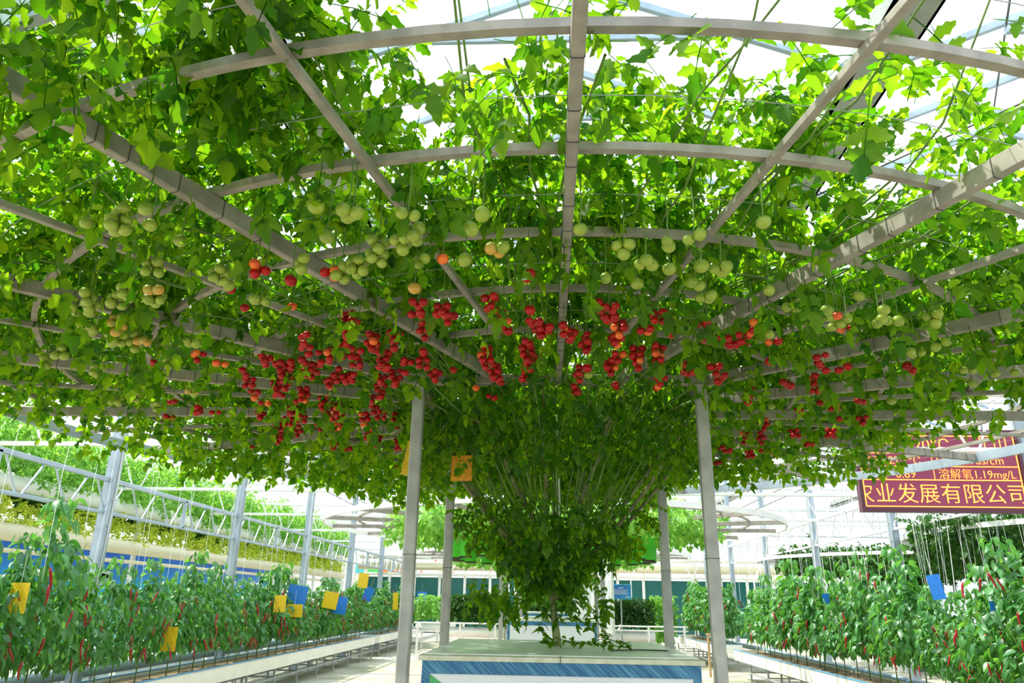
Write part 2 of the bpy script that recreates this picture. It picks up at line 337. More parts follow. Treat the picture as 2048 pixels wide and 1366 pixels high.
TOMDATA = '''-0.06,2.25,2r -0.47,2.49,3r -0.49,2.6,3r -0.39,2.56,5r -0.38,2.65,4r -0.49,2.79,7r -0.2,2.48,4r -0.2,2.56,2r -0.17,2.69,8r -0.06,2.56,1r -0.05,2.69,3r -0.02,2.8,4r 0,2.76,3r 0.07,2.78,3r 0.1,2.84,4r 0.18,2.54,5r 0.24,2.54,3r 0.24,2.64,3r 0.17,2.94,6r 0.29,2.76,6r 0.29,2.91,5r 0.32,3.13,4r 0.3,3.28,7r 0.41,3.14,8r 0.49,3.08,7r 0.43,2.64,4r 0.5,2.76,5r 0.4,2.78,3o 0.63,3.23,1r 0.67,3.36,3r 0.56,3.5,4r 0.56,3.61,2o 0.16,3.38,6r 0.19,3.28,1r 0.15,3.67,4r 0.35,3.58,2r -0.08,2.93,2r -0.08,3.08,6r -0.07,3.21,6r -0.09,3.37,8r -0.27,3.13,9r -0.24,3.35,8r -0.23,3.52,2r -0.36,3.64,1o -0.29,3.8,2r -0.74,2.93,6r -0.64,2.91,6r -0.74,3.05,2r -0.74,3.16,8r -0.54,3.05,1r -0.56,3.18,6r -0.64,3.19,3r -0.68,3.37,1r -0.76,3.31,1r -0.74,3.45,7r -0.82,3.48,4r -0.87,3.7,6r -0.96,3.85,6r -0.54,3.42,5r -0.44,3.33,1r -0.83,3.02,2r -0.87,3.2,5r -0.95,3.42,2r -0.78,2.73,5r -0.99,4.09,3r -1.09,4.28,6r -0.98,4.23,5r -0.91,4.27,4r -1.17,4.76,6r -1.17,5,6r -1.04,5.09,6r -0.42,4.35,3r -0.53,4.8,3r -0.61,4.48,1r 0.19,4.29,1r 0.41,4.18,2r -1.14,4.49,2o -0.96,4.54,2r -0.39,1.83,2g -0.4,1.95,5g -0.44,2.02,4g -0.53,2.07,8g -0.62,2.18,6g -0.55,1.83,2g -0.4,2.13,2g -0.46,2.35,1y -0.26,2.13,1g -0.33,2.12,1o -0.15,2.06,3y -0.22,1.92,1g -0.18,1.84,1g 0.1,1.93,1g 0.24,2.07,4g 0.32,2.16,3g 0.4,2.2,1g 0.31,2.32,1g 0.2,2.28,1g 0.44,1.98,2g 0.51,2.33,2g 0.37,2.03,2g 0.2,3.38,1g -1.29,3.17,4r -1.46,3.33,1r -1.48,3.42,1r -1.51,3.54,5r -1.26,3.28,4r -1.18,3.2,1r -1.21,3.29,1r -1.27,3.38,5r -1.3,3.49,7r -1.4,3.64,7r -1.57,3.78,4o -1.44,3.79,3r -1.58,3.95,2o -1.69,4.19,6r -1.48,4.13,5r -1.6,4.41,5r -1.47,4.27,7r -1.3,3.77,8r -1.39,3.92,1r -1.02,2.89,3r -1.05,2.99,3r -1.06,3.08,1r -1.12,3.17,1r -1.12,3.22,1r -1.1,3.3,5r -1.15,3.38,5r -1.1,3.56,5r -0.99,3.06,2r -0.97,3.1,3r -1.02,3.2,2r -0.88,2.95,3r -0.89,3.08,5r -0.79,2.72,9r -1.02,3.42,6r -0.98,3.46,5r -1.25,3.98,8r -1.21,4.09,7r -1.3,4.27,6r -1.25,4.31,7r -1.32,4.54,5r -1.44,4.56,4r -1.65,4.75,4r -1.71,4.55,5r -1.84,4.92,6r -1.52,5.17,4r -2.15,5.21,2r -1.58,4.55,1r 0.61,2.7,3r 0.64,2.77,4r 0.67,2.9,3r 0.73,2.87,2r 0.77,2.95,1r 0.8,2.84,2r 0.81,2.93,3r 0.8,2.69,1o 0.83,2.79,3o 0.94,2.92,2o 1,3.18,1r 0.79,3.32,4r 0.85,3.42,2r 0.84,3.5,1r 1.05,3.71,3r 1.07,3.84,3r 1.17,3.53,2r 1.21,3.57,1r 1.2,3.11,2r 1.23,3.22,2r 1.29,3.31,1r 1.29,3.48,4r 1.37,3.67,3r 1.35,3.31,1r 1.37,3.26,1r 1.63,3.25,1r 1.69,3.32,2r 1.79,3.37,3r 1.57,3.97,5r 1.67,3.87,2r 1.47,3.91,1r 1.41,4.07,2r 1.7,4.26,1r 1.85,4.3,3r 1.31,4.41,6r 1.3,4.8,6r 1.4,4.8,5r 1.57,4.66,6r 1.79,4.65,6r 1.77,5,3r 1.22,5.14,2r 0.62,1.9,1g 0.57,2.21,3g 0.5,2.18,1g 0.57,2.44,3g 0.77,2.38,1g 0.9,2.55,2g 0.91,2.51,1g 1.03,2.56,1g 1.06,2.63,1g 1.11,2.69,4g 1.14,2.66,1g 1.09,2.62,1o 1.1,2.44,1g 1.24,2.57,1g 1.27,2.68,2g 1.3,2.68,1g 1.34,2.68,1g 1.47,2.67,4g 0.9,2.83,1g 1.18,2.77,2o 1.63,2.99,1g 1.64,2.92,1g 1.59,3.07,2g 1.55,3.04,1g 1.93,3.31,2g 1.86,3.1,1g 2.16,3.35,1g 1.82,3.85,1g 1.23,3.97,1g 2.08,3.36,1g 2.06,3.52,2g 1.29,5.24,3r 1.47,5.37,5r 1.65,5.34,5r 1.32,5.71,2r 1.53,5.23,2o -0.53,4.8,3r -0.95,6,1r 0.65,5.93,4r 0.42,5.74,4r -0.07,6.18,3r -0.25,5.58,4r -0.13,5.4,1r 0.19,6.22,4r 0.27,6.05,2r -0.38,6.3,1r 0.5,6.15,2r 0.4,4.15,1r -1.2,6.02,3r -1.44,5.28,3r -1.13,1.79,1g -1.17,1.89,1g -1.24,1.85,7g -1.35,1.87,1g -1.12,1.98,1g -1.31,2.18,5g -1.11,2.24,5g -1.12,2.31,2g -0.97,2.2,3o -0.94,2.21,1r -1.12,2.36,1o -1.69,2.44,3g -1.82,2.55,3g -1.73,2.52,5g -1.59,2.46,5g -1.51,2.38,4g -1.4,2.36,2y -1.43,2.43,6g -1.88,2.73,3g -1.88,2.77,3g -1.73,2.71,5y -1.8,2.84,6g -1.77,2.93,7g -1.73,2.91,3y -1.85,2.89,4g -1.53,2.93,3g -1.05,2.46,2g -0.88,2.29,1r -0.95,2.52,1o -1.14,2.54,1r -1.84,3.22,2r -1.77,3.22,4g -1.59,3.13,4o -1.52,3.22,2o -2.23,3.77,7g -2.4,3.89,5g -1.89,3.73,3y -2.19,3.06,4g -2.36,3.21,4g -2.19,3.34,5g -2.25,4.05,4g -2.1,3.93,2r -2.3,4.3,2r -2.04,4.13,4r -1.96,4.18,2r -0.8,2.16,3g -0.69,2.23,5g -0.72,2.23,3o -0.66,1.96,1g -0.64,1.78,1g -0.56,1.82,2g'''

# ------------------------------------------------------------ ground, roof and end walls
f = tag(MB().box(-14, 18, -4, 44, -.1, 0).build('floor', 'floor_concrete'), kind='structure')
for i, (x0, x1) in enumerate(((-3.4, -1.6), (1.9, 3.3))):
    struct('trim_%d' % (i + 1), MB().box(x0, x1, -2, 40, 0, .004), 'brick_path', 'brick walkway set in the concrete floor, %s of the white planter box' % ('left', 'right')[i])
GUT = [-8.65, -2.7, 3.25, 9.2, 15.15]; ZG = 6.6; RISE = 1.25
mb = MB()
for a, b in zip(GUT[:-1], GUT[1:]):
    mid = (a + b) / 2
    mb.add([(a + .2, -4, ZG + .1), (mid, -4, ZG + RISE + .1), (mid, 42, ZG + RISE + .1), (a + .2, 42, ZG + .1)], [(0, 1, 2, 3)])
    mb.add([(mid, -4, ZG + RISE + .1), (b - .2, -4, ZG + .1), (b - .2, 42, ZG + .1), (mid, 42, ZG + RISE + .1)], [(0, 1, 2, 3)])
tag(mb.build('roof', 'roof_film'), kind='structure')
where = ['far left', 'left of the middle bay', 'right of the middle bay', 'far right', 'outermost right']
for i, x in enumerate(GUT):
    o = MB(); o.box(x - .22, x + .22, -4, 42, ZG - .12, ZG - .09).box(x - .22, x - .19, -4, 42, ZG - .12, ZG + .14).box(x + .19, x + .22, -4, 42, ZG - .12, ZG + .14)
    tag(o.build('roof_gutter', 'gutter_steel'), 'long grey steel gutter under the film roof, %s' % where[i], 'gutter', 'roof gutters')
# gable trusses
def gable(y, i):
    for k, (a, b) in enumerate(zip(GUT[:-1], GUT[1:])):
        mid = (a + b) / 2
        t = thing('gable_truss', (mid, y, ZG), 'grey gable truss of the %s roof bay, number %d from the camera' % (('far left', 'middle', 'right', 'outer right')[k], i + 1), 'truss', 'roof trusses')
        MB().bar((a, y, ZG + .02), (mid, y, ZG + RISE), .06, .09).build('rafter', 'roof_bar', t)
        MB().bar((mid, y, ZG + RISE), (b, y, ZG + .02), .06, .09).build('rafter', 'roof_bar', t)
        MB().bar((mid - 1.5, y, ZG + .52), (mid + 1.5, y, ZG + .52), .05, .07).build('tie_beam', 'roof_bar', t)
        MB().bar((mid, y, ZG + .52), (mid, y, ZG + RISE), .05, .05).build('king_post', 'roof_bar', t)
for i, y in enumerate([3.6, 4.95, 6.3, 7.65, 9.0, 11.7, 14.4, 17.1, 19.8, 22.5, 25.2, 27.9, 30.6]): gable(y, i)
# cables
for i, (p, q) in enumerate((((1.6, 3.6, 7.0), (7.5, 10, 6.7)), ((8, 4.2, 7.0), (3.4, 8.6, 6.5)), ((-1.5, 3.2, 6.9), (9, 6.2, 6.2)), ((3.3, 3.6, 6.6), (6.2, 9, 7.8)))):
    tag(MB().tube([p, q], .012, 6).build('bracing_cable', 'dark_wire' if i % 2 else 'wire'), ('pale cable crossing the roof to the right of the gutter', 'dark slanting cable at the upper right below the film roof', 'pale cable spanning sideways under the roof', 'dark cable rising to the ridge on the right')[i], 'cable', 'roof bracing cables')
# columns
ord_ = ['nearest', 'second', 'third', 'fourth', 'fifth', 'sixth', 'seventh', 'eighth']
for side, X in (('left', -5.4), ('right', 6.1)):
    for k in range(6):
        y = 9.0 + 4 * k if side == 'left' else 9.6 + 4 * k
        t = thing('support_column', (X, y, 0), 'pale grey steel column behind the %s pepper row, %s of that row' % (side, ord_[k]), 'column', 'steel columns of the %s row' % side)
        MB().bar((X, y, 0), (X, y, ZG + .6), .14, .14).build('shaft', 'galvanised', t)
        e = .072 if side == 'left' else -.072
        MB().box(X + e - .004, X + e + .004, y - .02, y + .02, 0, ZG).build('channel_rib', 'leg_steel', t)
        bb = MB()
        for z in (1.7, 2.3, 2.6, 2.9, 3.4): bb.tube([(X + e * 1.15 - .01, y - .045, z), (X + e * 1.15 + .01, y - .045, z)], .012, 8)
        bb.build('bolt_heads', 'leg_steel', t)
        MB().box(X - .16, X + .16, y - .16, y + .16, 0, .02).build('base_plate', 'leg_steel', t)
def warren(name, p, q, zt, zb, n, m, label, cat, group, w_=.042):
    p = Vector(p); q = Vector(q); t = thing(name, (p.x, p.y, zb), label, cat, group)
    A = lambda s, z: (p.x + (q.x - p.x) * s, p.y + (q.y - p.y) * s, z)
    MB().bar(A(0, zt), A(1, zt), w_, w_ * 1.3).build('top_chord', m, t); MB().bar(A(0, zb), A(1, zb), w_, w_).build('bottom_chord', m, t)
    wb = MB()
    for i in range(n):
        a, b = i / n, (i + 1) / n; c = (a + b) / 2
        wb.bar(A(a + .01, zb), A(c - .02, zt), w_ * .45, w_ * .45); wb.bar(A(c + .02, zt), A(b - .01, zb), w_ * .45, w_ * .45)
    wb.build('web_bars', m, t)
    vt = MB().bar(A(.5, zb), A(.5, zt), w_, w_ * 1.4).build('middle_strut', m, t)
for k in range(7):
    y0, y1 = 5.0 + 4 * k, 9.0 + 4 * k
    warren('side_truss', (-5.4, y0, 0), (-5.4, y1, 0), 2.84, 2.45, 5, 'galvanised', 'lattice truss along the left column row, %s bay from the camera' % ord_[k], 'truss', 'left lattice trusses')
for k in range(5):
    y0, y1 = 9.6 + 4 * k, 13.6 + 4 * k
    warren('side_truss', (6.1, y0, 0), (6.1, y1, 0), 3.34, 2.8, 4, 'white_metal', 'white lattice truss along the right column row, %s bay from the camera' % ord_[k], 'truss', 'right lattice trusses')
for k in range(6):
    y = 9.0 + 4 * k
    for s, (xa, xb) in enumerate(((-11.2, -5.4), (-5.4, .3), (.3, 6.1), (6.1, 12))):
        warren('cross_truss', (xa, y, 0), (xb, y, 0), 4.0, 3.3, 6, 'white_metal', 'white cross truss of the %s span, %s from the camera' % (('outer left', 'inner left', 'inner right', 'outer right')[s], ord_[k]), 'truss', 'cross trusses under the roof', .055)
# far wall
struct('wall_far', MB().box(-14, 18, 40, 40.2, 0, 2.0), 'net_white')
tag(MB().box(-14, 18, 40, 40.05, 2.0, 8).build('window_2', 'net_film'), kind='structure')
tag(MB().box(-14.1, -14, -4, 40, 0, 8).build('wall_left', 'net_film'), kind='structure')
tag(MB().box(18, 18.1, -4, 40, 0, 8).build('wall_right', 'net_film'), kind='structure')
tag(MB().box(-7.2, 14, 30.5, 30.55, .3, 2.35).build('window_1', 'teal_glass'), kind='structure')
for k in range(22):
    x = -7.2 + k * 1.0
    tag(MB().box(x - .05, x + .05, 30.42, 30.5, 0, 3.0).build('glass_wall_post', 'white_metal'), 'slim white post standing against the dark teal glass wall', 'post', 'white posts of the far glass wall')
tag(MB().bar((-7.2, 30.3, 2.45), (14, 30.3, 2.45), .08, .1).build('wall_rail', 'white_metal'), 'long white rail along the top of the dark teal glass wall', 'rail')
for z, m, l in ((2.75, 'pipe_cream', 'cream duct pipe running across above the far glass wall'), (3.15, 'pipe_white', 'white duct pipe running across high on the far wall')):
    tag(MB().tube([(-7.4, 30.12, z), (14, 30.12, z)], .14, 16).build('duct_pipe', m, smooth=True), l, 'pipe')
for k in range(9):
    x = -6 + k * 2.3
    t = thing('duct_bracket', (x, 29.4, 2.45), 'white v shaped bracket holding the far duct pipes', 'bracket', 'duct brackets')
    MB().bar((x, 29.4, 0), (x, 29.4, 2.42), .04, .04).build('post', 'white_metal', t); MB().bar((x, 29.4, 2.4), (x - .35, 29.4, 3.05), .035, .035).build('brace', 'white_metal', t); MB().bar((x, 29.4, 2.4), (x + .35, 29.4, 3.05), .035, .035).build('brace', 'white_metal', t)

# ------------------------------------------------------------ tree units
def ring_mesh(): pass
def frame_unit(cx, cy, label, detail, rim=3.72, S=.78, far=False):
    t = thing('canopy_frame', (cx, cy, 0), label, 'canopy frame', 'round canopy frames')
    zb = 2.64
    for sx_ in (-1, 1):
        for sy_ in (-1, 1):
            p = MB().bar((cx + sx_ * S, cy + sy_ * S, 0), (cx + sx_ * S, cy + sy_ * S, zb), .062, .062).build('post', 'post_steel', t)
            if detail:
                for dz in (.05,):
                    MB().tube([(cx + sx_ * S, cy + sy_ * S - .032, zb - dz), (cx + sx_ * S, cy + sy_ * S - .038, zb - dz)], .011, 12).build('bolt', 'bolt', p)
                MB().box(cx + sx_ * S - .033, cx + sx_ * S + .033, cy + sy_ * S - .033, cy + sy_ * S + .033, 1.72, 1.723).build('wire_loop', 'dark_wire', p)
                MB().box(cx + sx_ * S - .06, cx + sx_ * S + .06, cy + sy_ * S - .06, cy + sy_ * S + .06, 0, .008).build('base_plate', 'post_steel', p)
    e = .031
    for p, q in (((-S - e, -S), (S + e, -S)), ((-S - e, S), (S + e, S)), ((-S, -S), (-S, S)), ((S, -S), (S, S))):
        MB().bar((cx + p[0], cy + p[1], zb + .03), (cx + q[0], cy + q[1], zb + .03), .05, .06).build('square_beam', 'tube_paint', t)
    wires = MB()
    angs = [(a, True) for a in (0, 22.5, 47, 68, 90, 112.5, 135, 157.5, 180, -157.5, -135, -112.5, -90, -68, -46, -22.5)]
    angs += [(a, False) for a in (11, 34, 57, 79, 101, 124, 146, 169, -169, -146, -124, -101, -79, -57, -34, -11.3)]
    if far: angs = angs[:16]
    for a, thick in angs:
        u = Vector((math.sin(R(a)), -math.cos(R(a)), 0)); r0 = S / max(abs(u.x), abs(u.y)) if thick else 1.49
        w_, h = (.032, .062) if thick else (.024, .026)
        zc = zb + .031 if thick else zb + .047
        P = lambda r, z: (cx + u.x * r, cy + u.y * r, z)
        MB().bar(P(r0, zc), P(rim, zc), w_, h).build('spoke' if thick else 'thin_spoke', 'tube_paint', t)
        if detail and thick:
            r = r0 + .15
            while r < rim - .1:
                wires.bar(P(r, zc), P(r + .0025, zc), w_ + .004, h + .004); r += random.uniform(.10, .24)
    if detail: tag(wires.build('tie_wires', 'dark_wire', t), kind='stuff')
    rings = [1.49, 1.96, 2.45, 2.95, 3.42] if not far else [1.6, 2.4, 3.2]
    for r in rings: MB().ringbar((cx, cy), r, .026, .026, zb + .075, 128 if detail else 64).build('ring', 'tube_paint', t)
    MB().ringbar((cx, cy), rim + .012, .026, .075, zb + .03, 128 if detail else 72).build('rim_ring', 'white_metal' if far else 'galvanised', t)
    if not far:
        # thin line wires strung round between the rings
        lw = MB()
        for r in (1.72, 2.2, 2.7, 3.18, 3.58): lw.ringbar((cx, cy), r, .0018, .0018, zb + .075, 96)
        tag(lw.build('line_wires', 'wire', t), kind='stuff')
    return t
def box_unit(cx, cy, label):
    t = thing('planter_box', (cx, cy, 0), label, 'planter box', 'white planter boxes')
    W, D_, zt = .675, .76, 1.25; e = .10
    m = MB(); vs = []
    for z, g in ((0, e), (zt - .028, .0)):
        vs += [(cx - W - g, cy - D_ - g * .2, z), (cx + W + g, cy - D_ - g * .2, z), (cx + W + g, cy + D_ + g, z), (cx - W - g, cy + D_ + g, z)]
    m.add(vs, [(0, 1, 5, 4), (1, 2, 6, 5), (2, 3, 7, 6), (3, 0, 4, 7), (0, 3, 2, 1), (4, 5, 6, 7)]).build('body', 'panel_side', t)
    m = MB(); c = .025; o = .02
    x0, x1, y0, y1 = cx - W - o, cx + W + o, cy - D_ - .02 - o, cy + D_ + o
    vs = [(x0, y0, zt - .028), (x1, y0, zt - .028), (x1, y1, zt - .028), (x0, y1, zt - .028), (x0, y0, zt - .006), (x1, y0, zt - .006), (x1, y1, zt - .006), (x0, y1, zt - .006),
          (x0 + c, y0 + c, zt), (x1 - c, y0 + c, zt), (x1 - c, y1 - c, zt), (x0 + c, y1 - c, zt)]
    m.add(vs, [(0, 3, 2, 1), (0, 1, 5, 4), (1, 2, 6, 5), (2, 3, 7, 6), (3, 0, 4, 7), (4, 5, 9, 8), (5, 6, 10, 9), (6, 7, 11, 10), (7, 4, 8, 11)])
    m.build('lid_rim', 'lid_edge', t)
    MB().box(x0 + c, x1 - c, y0 + c, y1 - c, zt, zt + .004).build('lid_top', 'marble_top', t)
    MB().box(cx - .002, cx + .002, y0 - .001, y0 + .03, zt - .028, zt + .001).build('lid_joint', 'dark_wire', t)
    yf = cy - D_ - .022
    m = MB(); fw, z0, z1 = .038, .12, zt - .029
    m.box(cx - W, cx + W, yf - .012, yf, z1 - .058, z1).box(cx - W, cx - W + fw, yf - .012, yf, z0, z1 - .058).box(cx + W - fw, cx + W, yf - .012, yf, z0, z1 - .058).box(cx - W, cx + W, yf - .012, yf, z0 - .08, z0)
    m.build('blue_border', 'brushed_blue', t)
    MB().box(cx - W + fw, cx + W - fw, yf - .006, yf - .001, z0, z1 - .058).build('front_panel', 'panel_white', t)
    m = MB(); y = yf - .0085
    if cy > 8: return t
    xl, ztop = cx - W + fw + .002, z1 - .060
    n = 14; vs = [(xl, y, ztop)]; 
    for i in range(n + 1):
        s = i / n; vs.append((xl + .85 * s, y, ztop - .50 * s - .02 * math.sin(3.14 * s)))
    vs.append((xl, y, ztop - .50))
    m.add(vs, [tuple(range(len(vs)))]).build('green_swoosh', 'panel_green', t)
    return t
def noise2(x, y):
    return (np.sin(x * 3.1 + 1.3) * np.sin(y * 2.7 + .4) + np.sin(x * 6.3 + y * 4.1) * .6 + np.sin(y * 7.9 - x * 5.2 + 2) * .5) / 2.1

CX, CY = .07, 4.74
frame_unit(CX, CY, 'nearest round overhead frame of square tube spokes and rings on four posts', True)
box_unit(CX, CY - .05, 'white box with blue brushed border and green swoosh holding the nearest vine tree')
# the big tree
tree = thing('tomato_tree', (CX, CY - .02, 1.25), 'huge tomato vine spreading from one trunk over the whole nearest round frame', 'tomato plant')
TX, TY = .055, 4.70
trunk_pts = [(TX + .012, TY, 1.22), (TX + .008, TY, 1.30), (TX - .004, TY + .01, 1.40), (TX - .012, TY, 1.50), (TX - .008, TY, 1.58), (TX, TY, 1.64)]
MB().tube(trunk_pts, [.032, .024, .022, .021, .023, .020], 12).build('trunk', 'trunk_bark', tree, True)
br = []
specs = [(-150, .95), (-115, .9), (-75, .92), (-38, .85), (-8, .8), (28, .85), (65, .95), (100, .98), (140, .9), (175, .85), (80, .8), (-95, .8)]
for a, rr in specs:
    u = Vector((math.sin(R(a)), -math.cos(R(a)), 0)); st = Vector((TX - .01, TY, random.uniform(1.50, 1.62))); pts = [st]
    for s in (.15, .3, .45, .6, .75, .9, 1.0):
        p = st.lerp(Vector((CX, CY, 0)) + u * rr + Vector((0, 0, 2.66)), s)
        p.z += .10 * math.sin(s * 3.1) * (-1 if abs(a) > 60 else 1) ; p.x += random.uniform(-.02, .02); p.y += random.uniform(-.02, .02); pts.append(p)
    br.append(pts)
    MB().tube(pts, [.017 - .0012 * i for i in range(len(pts))], 8).build('branch', 'branch_bark', tree, True)
for k in range(78):
    a = random.uniform(0, 360) if k > 24 else random.uniform(-60, 60)
    u = Vector((math.sin(R(a)), -math.cos(R(a)), 0)); v = Vector((-u.y, u.x, 0)); pts = []
    r = random.uniform(.45, .95); z = 2.45 if r < .7 else 2.66; rmax = random.uniform(2.4, 3.6); off = 0; dr = random.uniform(-.03, .03); j = 0
    while r < rmax:
        pts.append(Vector((CX, CY, 0)) + u * r + v * off + Vector((0, 0, z + .03 * math.sin(j * 1.3 + k)))); j += 1
        r += .22; off += dr + random.uniform(-.05, .05); z = min(z + .08, 2.76)
    if k % 3 == 0:
        for q in range(4): r += .1; pts.append(Vector((CX, CY, 0)) + u * r + v * off + Vector((0, 0, 2.76 + .13 * (q + 1))))
    MB().tube(pts, [max(.0025, .006 - .0002 * i) for i in range(len(pts))], 6, False).build('runner', 'vine_stem', tree, True)
# stems rising through the cone of foliage
cs = MB()
for k in range(60):
    a = random.uniform(0, 360); u = Vector((math.sin(R(a)), -math.cos(R(a)), 0)); r1 = random.uniform(.55, 1.0)
    p0 = Vector((TX, TY, 1.6)) + u * random.uniform(.02, .35); p0.z += (p0 - Vector((TX, TY, p0.z))).length * 1.0
    p2 = Vector((CX, CY, 2.74)) + u * r1; pm = (p0 + p2) / 2 + Vector((random.uniform(-.08, .08), random.uniform(-.08, .08), random.uniform(-.05, .05)))
    pts = [p0.lerp(pm, s * 2) if s < .5 else pm.lerp(p2, s * 2 - 1) for s in (0, .2, .4, .5, .7, .9, 1)]
    cs.tube(pts, .0045, 5, False)
tag(cs.build('climbing_stems', 'vine_stem', tree, True), kind='stuff')

def canopy_lai(x, y):
    dx, dy = x - CX, y - CY; r = np.hypot(dx, dy)
    ang = np.degrees(np.arctan2(dx, -dy))
    l = np.full(x.shape, 5.0)
    l = np.where(y < 2.9, 4.4, l)
    l = np.where(y < 2.3, 3.2, l)
    l = np.where((y < 2.3) & (x < -.5), 4.0, l)
    l = np.where(y < 1.75, np.where(x < -.45, 3.9, np.where(x < .1, 1.8, .6)), l)
    l = np.where((y >= 1.75) & (y < 2.3) & (x > .9), 1.3, l)
    l = np.where((x > 1.5) & (y < 2.9) & (y >= 1.75), 1.9, l)
    l = np.where((x > 2.3) & (y < 3.6), 2.4, l)
    l = np.where((x > 1.3) & (y < 1.75), .5, l)
    edge = 3.45 + .12 * np.sin(np.radians(ang) * 9)
    edge = np.where((ang > 85) & (ang < 160), 2.75 + .2 * np.sin(np.radians(ang) * 7), edge)
    edge = np.where((ang < -60) & (ang > -120), 3.70, edge)
    edge = np.where((ang < -8) & (ang > -60), 4.1, edge)
    edge = np.where(ang < -97, 3.30 + .1 * np.sin(np.radians(ang) * 9), edge)
    l = l * np.clip((edge - r) / .35 + .25, 0, 1)
    l = np.where(r < .9, 3.6, l)
    return l * np.clip(1.0 + .65 * noise2(x, y), .15, 2)
def sample_canopy(lai_fn, cx, cy, r, area_per_leaf):
    n = int(math.pi * r * r * 7.5 / area_per_leaf)
    rr = r * np.sqrt(rng.random(n)); t = rng.random(n) * 2 * np.pi
    x = cx + rr * np.cos(t); y = cy + rr * np.sin(t)
    k = rng.random(n) < lai_fn(x, y) / 7.5
    return x[k], y[k]
x, y = sample_canopy(canopy_lai, CX, CY, 4.05, .0092)
n = len(x)
z = 2.79 + np.abs(rng.normal(0, .15, n))
thin = canopy_lai(x, y) < 1.2
z = np.where(thin, 2.70 + np.abs(rng.normal(0, .22, n)), z)
hang = rng.random(n) < np.where(y > 5.8, .18, np.where(y > 2.2, .055, .03))
hang = hang | ((x < -.85) & (y < 1.45) & (rng.random(n) < np.where(np.hypot(x - CX, y - CY) > 3.5, .5, .06)))
z = np.where(hang, rng.uniform(2.56, 2.72, n), z)
rr = np.hypot(x - CX, y - CY)
z = np.where((rr > 3.0) & (y > 5) & (rng.random(n) < .35), rng.uniform(2.50, 2.75, n), z)
yaw = rng.random(n) * 6.283; pitch = rng.normal(.2, .40, n); roll = rng.normal(0, .5, n); pitch = np.where(hang, rng.uniform(.6, 1.3, n), pitch)
sc = rng.uniform(.70, 1.15, n) * np.where(y < 2.2, .88, .9)
near = (y < 4.2)
pos = np.stack([x, y, z], 1)
print('canopy leaves', n, near.sum())
for nm, k, tp in (('canopy_foliage', near & ~thin, T_FULL), ('edge_foliage', near & thin, T_SPARSE), ('far_foliage', ~near, T_MID)):
    o = link(nm, scatter_mesh(nm, tp, pos[k], yaw[k], pitch[k], roll[k], sc[k], 'tomato_leaf'), tree); tag(o, kind='stuff')
# foliage of the cone
def cone_points(n, zlo, zhi, prof, cx, cy, shell=.45):
    z = rng.uniform(zlo, zhi, n); rm = np.interp(z, *prof); t = rng.random(n) * 6.283
    q = np.maximum(rng.random(n) ** .5, rng.random(n) * shell); r = rm * q
    return np.stack([cx + r * np.cos(t), cy + r * np.sin(t), z], 1), t
prof = ([1.60, 1.70, 1.82, 2.0, 2.15, 2.4, 2.7], [.06, .22, .42, .62, .74, .88, .98])
P1, t1 = cone_points(640, 1.64, 2.08, prof, TX, TY)
P2, t2 = cone_points(45, 2.08, 2.28, prof, TX, TY)
P3, t3 = cone_points(1900, 2.28, 2.76, prof, CX, CY)
P = np.vstack([P1, P2, P3]); t_ = np.concatenate([t1, t2, t3]); n = len(P)
o = link('cone_foliage', scatter_mesh('cone_foliage', T_MID + T_FULL[:2], P, t_ + rng.normal(0, .8, n), rng.normal(.75, .4, n), rng.normal(0, .5, n), rng.uniform(.42, .75, n), 'tomato_leaf'), tree); tag(o, kind='stuff')
# drooping sprays low on the left and the little shoots at the foot of the trunk
P, _t = cone_points(60, 1.47, 1.66, ([1.47, 1.66], [.16, .30]), TX - .30, TY); n = len(P)
P2, _t2 = cone_points(22, 1.46, 1.64, ([1.4, 1.6], [.10, .22]), TX + .16, TY - .05)
P = np.vstack([P, P2]); n = len(P)
tag(link('drooping_foliage', scatter_mesh('drooping_foliage', T_FULL, P, rng.random(n) * 6.28, rng.uniform(.7, 1.4, n), rng.normal(0, .3, n), rng.uniform(.4, .75, n), 'tomato_leaf'), tree), kind='stuff')
shoots = [[(TX, TY - .02, 1.45), (TX + .12, TY - .06, 1.50), (TX + .22, TY - .1, 1.44), (TX + .28, TY - .12, 1.34), (TX + .33, TY - .15, 1.27)],
          [(TX, TY - .02, 1.38), (TX + .10, TY - .05, 1.42), (TX + .18, TY - .1, 1.38), (TX + .24, TY - .2, 1.32), (TX + .42, TY - .28, 1.28)],
          [(TX, TY - .02, 1.30), (TX + .12, TY - .12, 1.28), (TX + .26, TY - .22, 1.28), (TX + .40, TY - .3, 1.27)],
          [(TX, TY - .02, 1.52), (TX - .06, TY - .1, 1.42), (TX - .10, TY - .16, 1.36), (TX - .04, TY - .2, 1.29), (TX + .03, TY - .26, 1.27)]]
LP = []
for s in shoots:
    MB().tube(s, .003, 6, False).build('shoot', 'vine_stem', tree, True)
    for a, b in zip(s[:-1], s[1:]):
        for q in range(7): LP.append(Vector(a).lerp(Vector(b), q / 7) + Vector((random.uniform(-.02, .02), random.uniform(-.02, .02), random.uniform(-.01, .02))))
P = np.array([tuple(v) for v in LP]); P[:, 2] = np.maximum(P[:, 2], 1.28); n = len(P)
T_SH = [leaflet(.055, .035, True, d) for d in (.15, .3, .5)]
tag(link('shoot_leaves', scatter_mesh('shoot_leaves', T_SH, P, rng.random(n) * 6.28, rng.uniform(-.2, .5, n), rng.normal(0, .4, n), rng.uniform(.7, 1.2, n), 'tomato_leaf'), tree), kind='stuff')
tag(MB().tube([(CX, CY - .02, 1.66), (CX + .015, CY - .03, 2.1), (CX, CY - .02, 2.66)], .006, 8).build('support_rope', 'string'), 'thin pale rope running straight up through the vine cone above the trunk', 'rope')
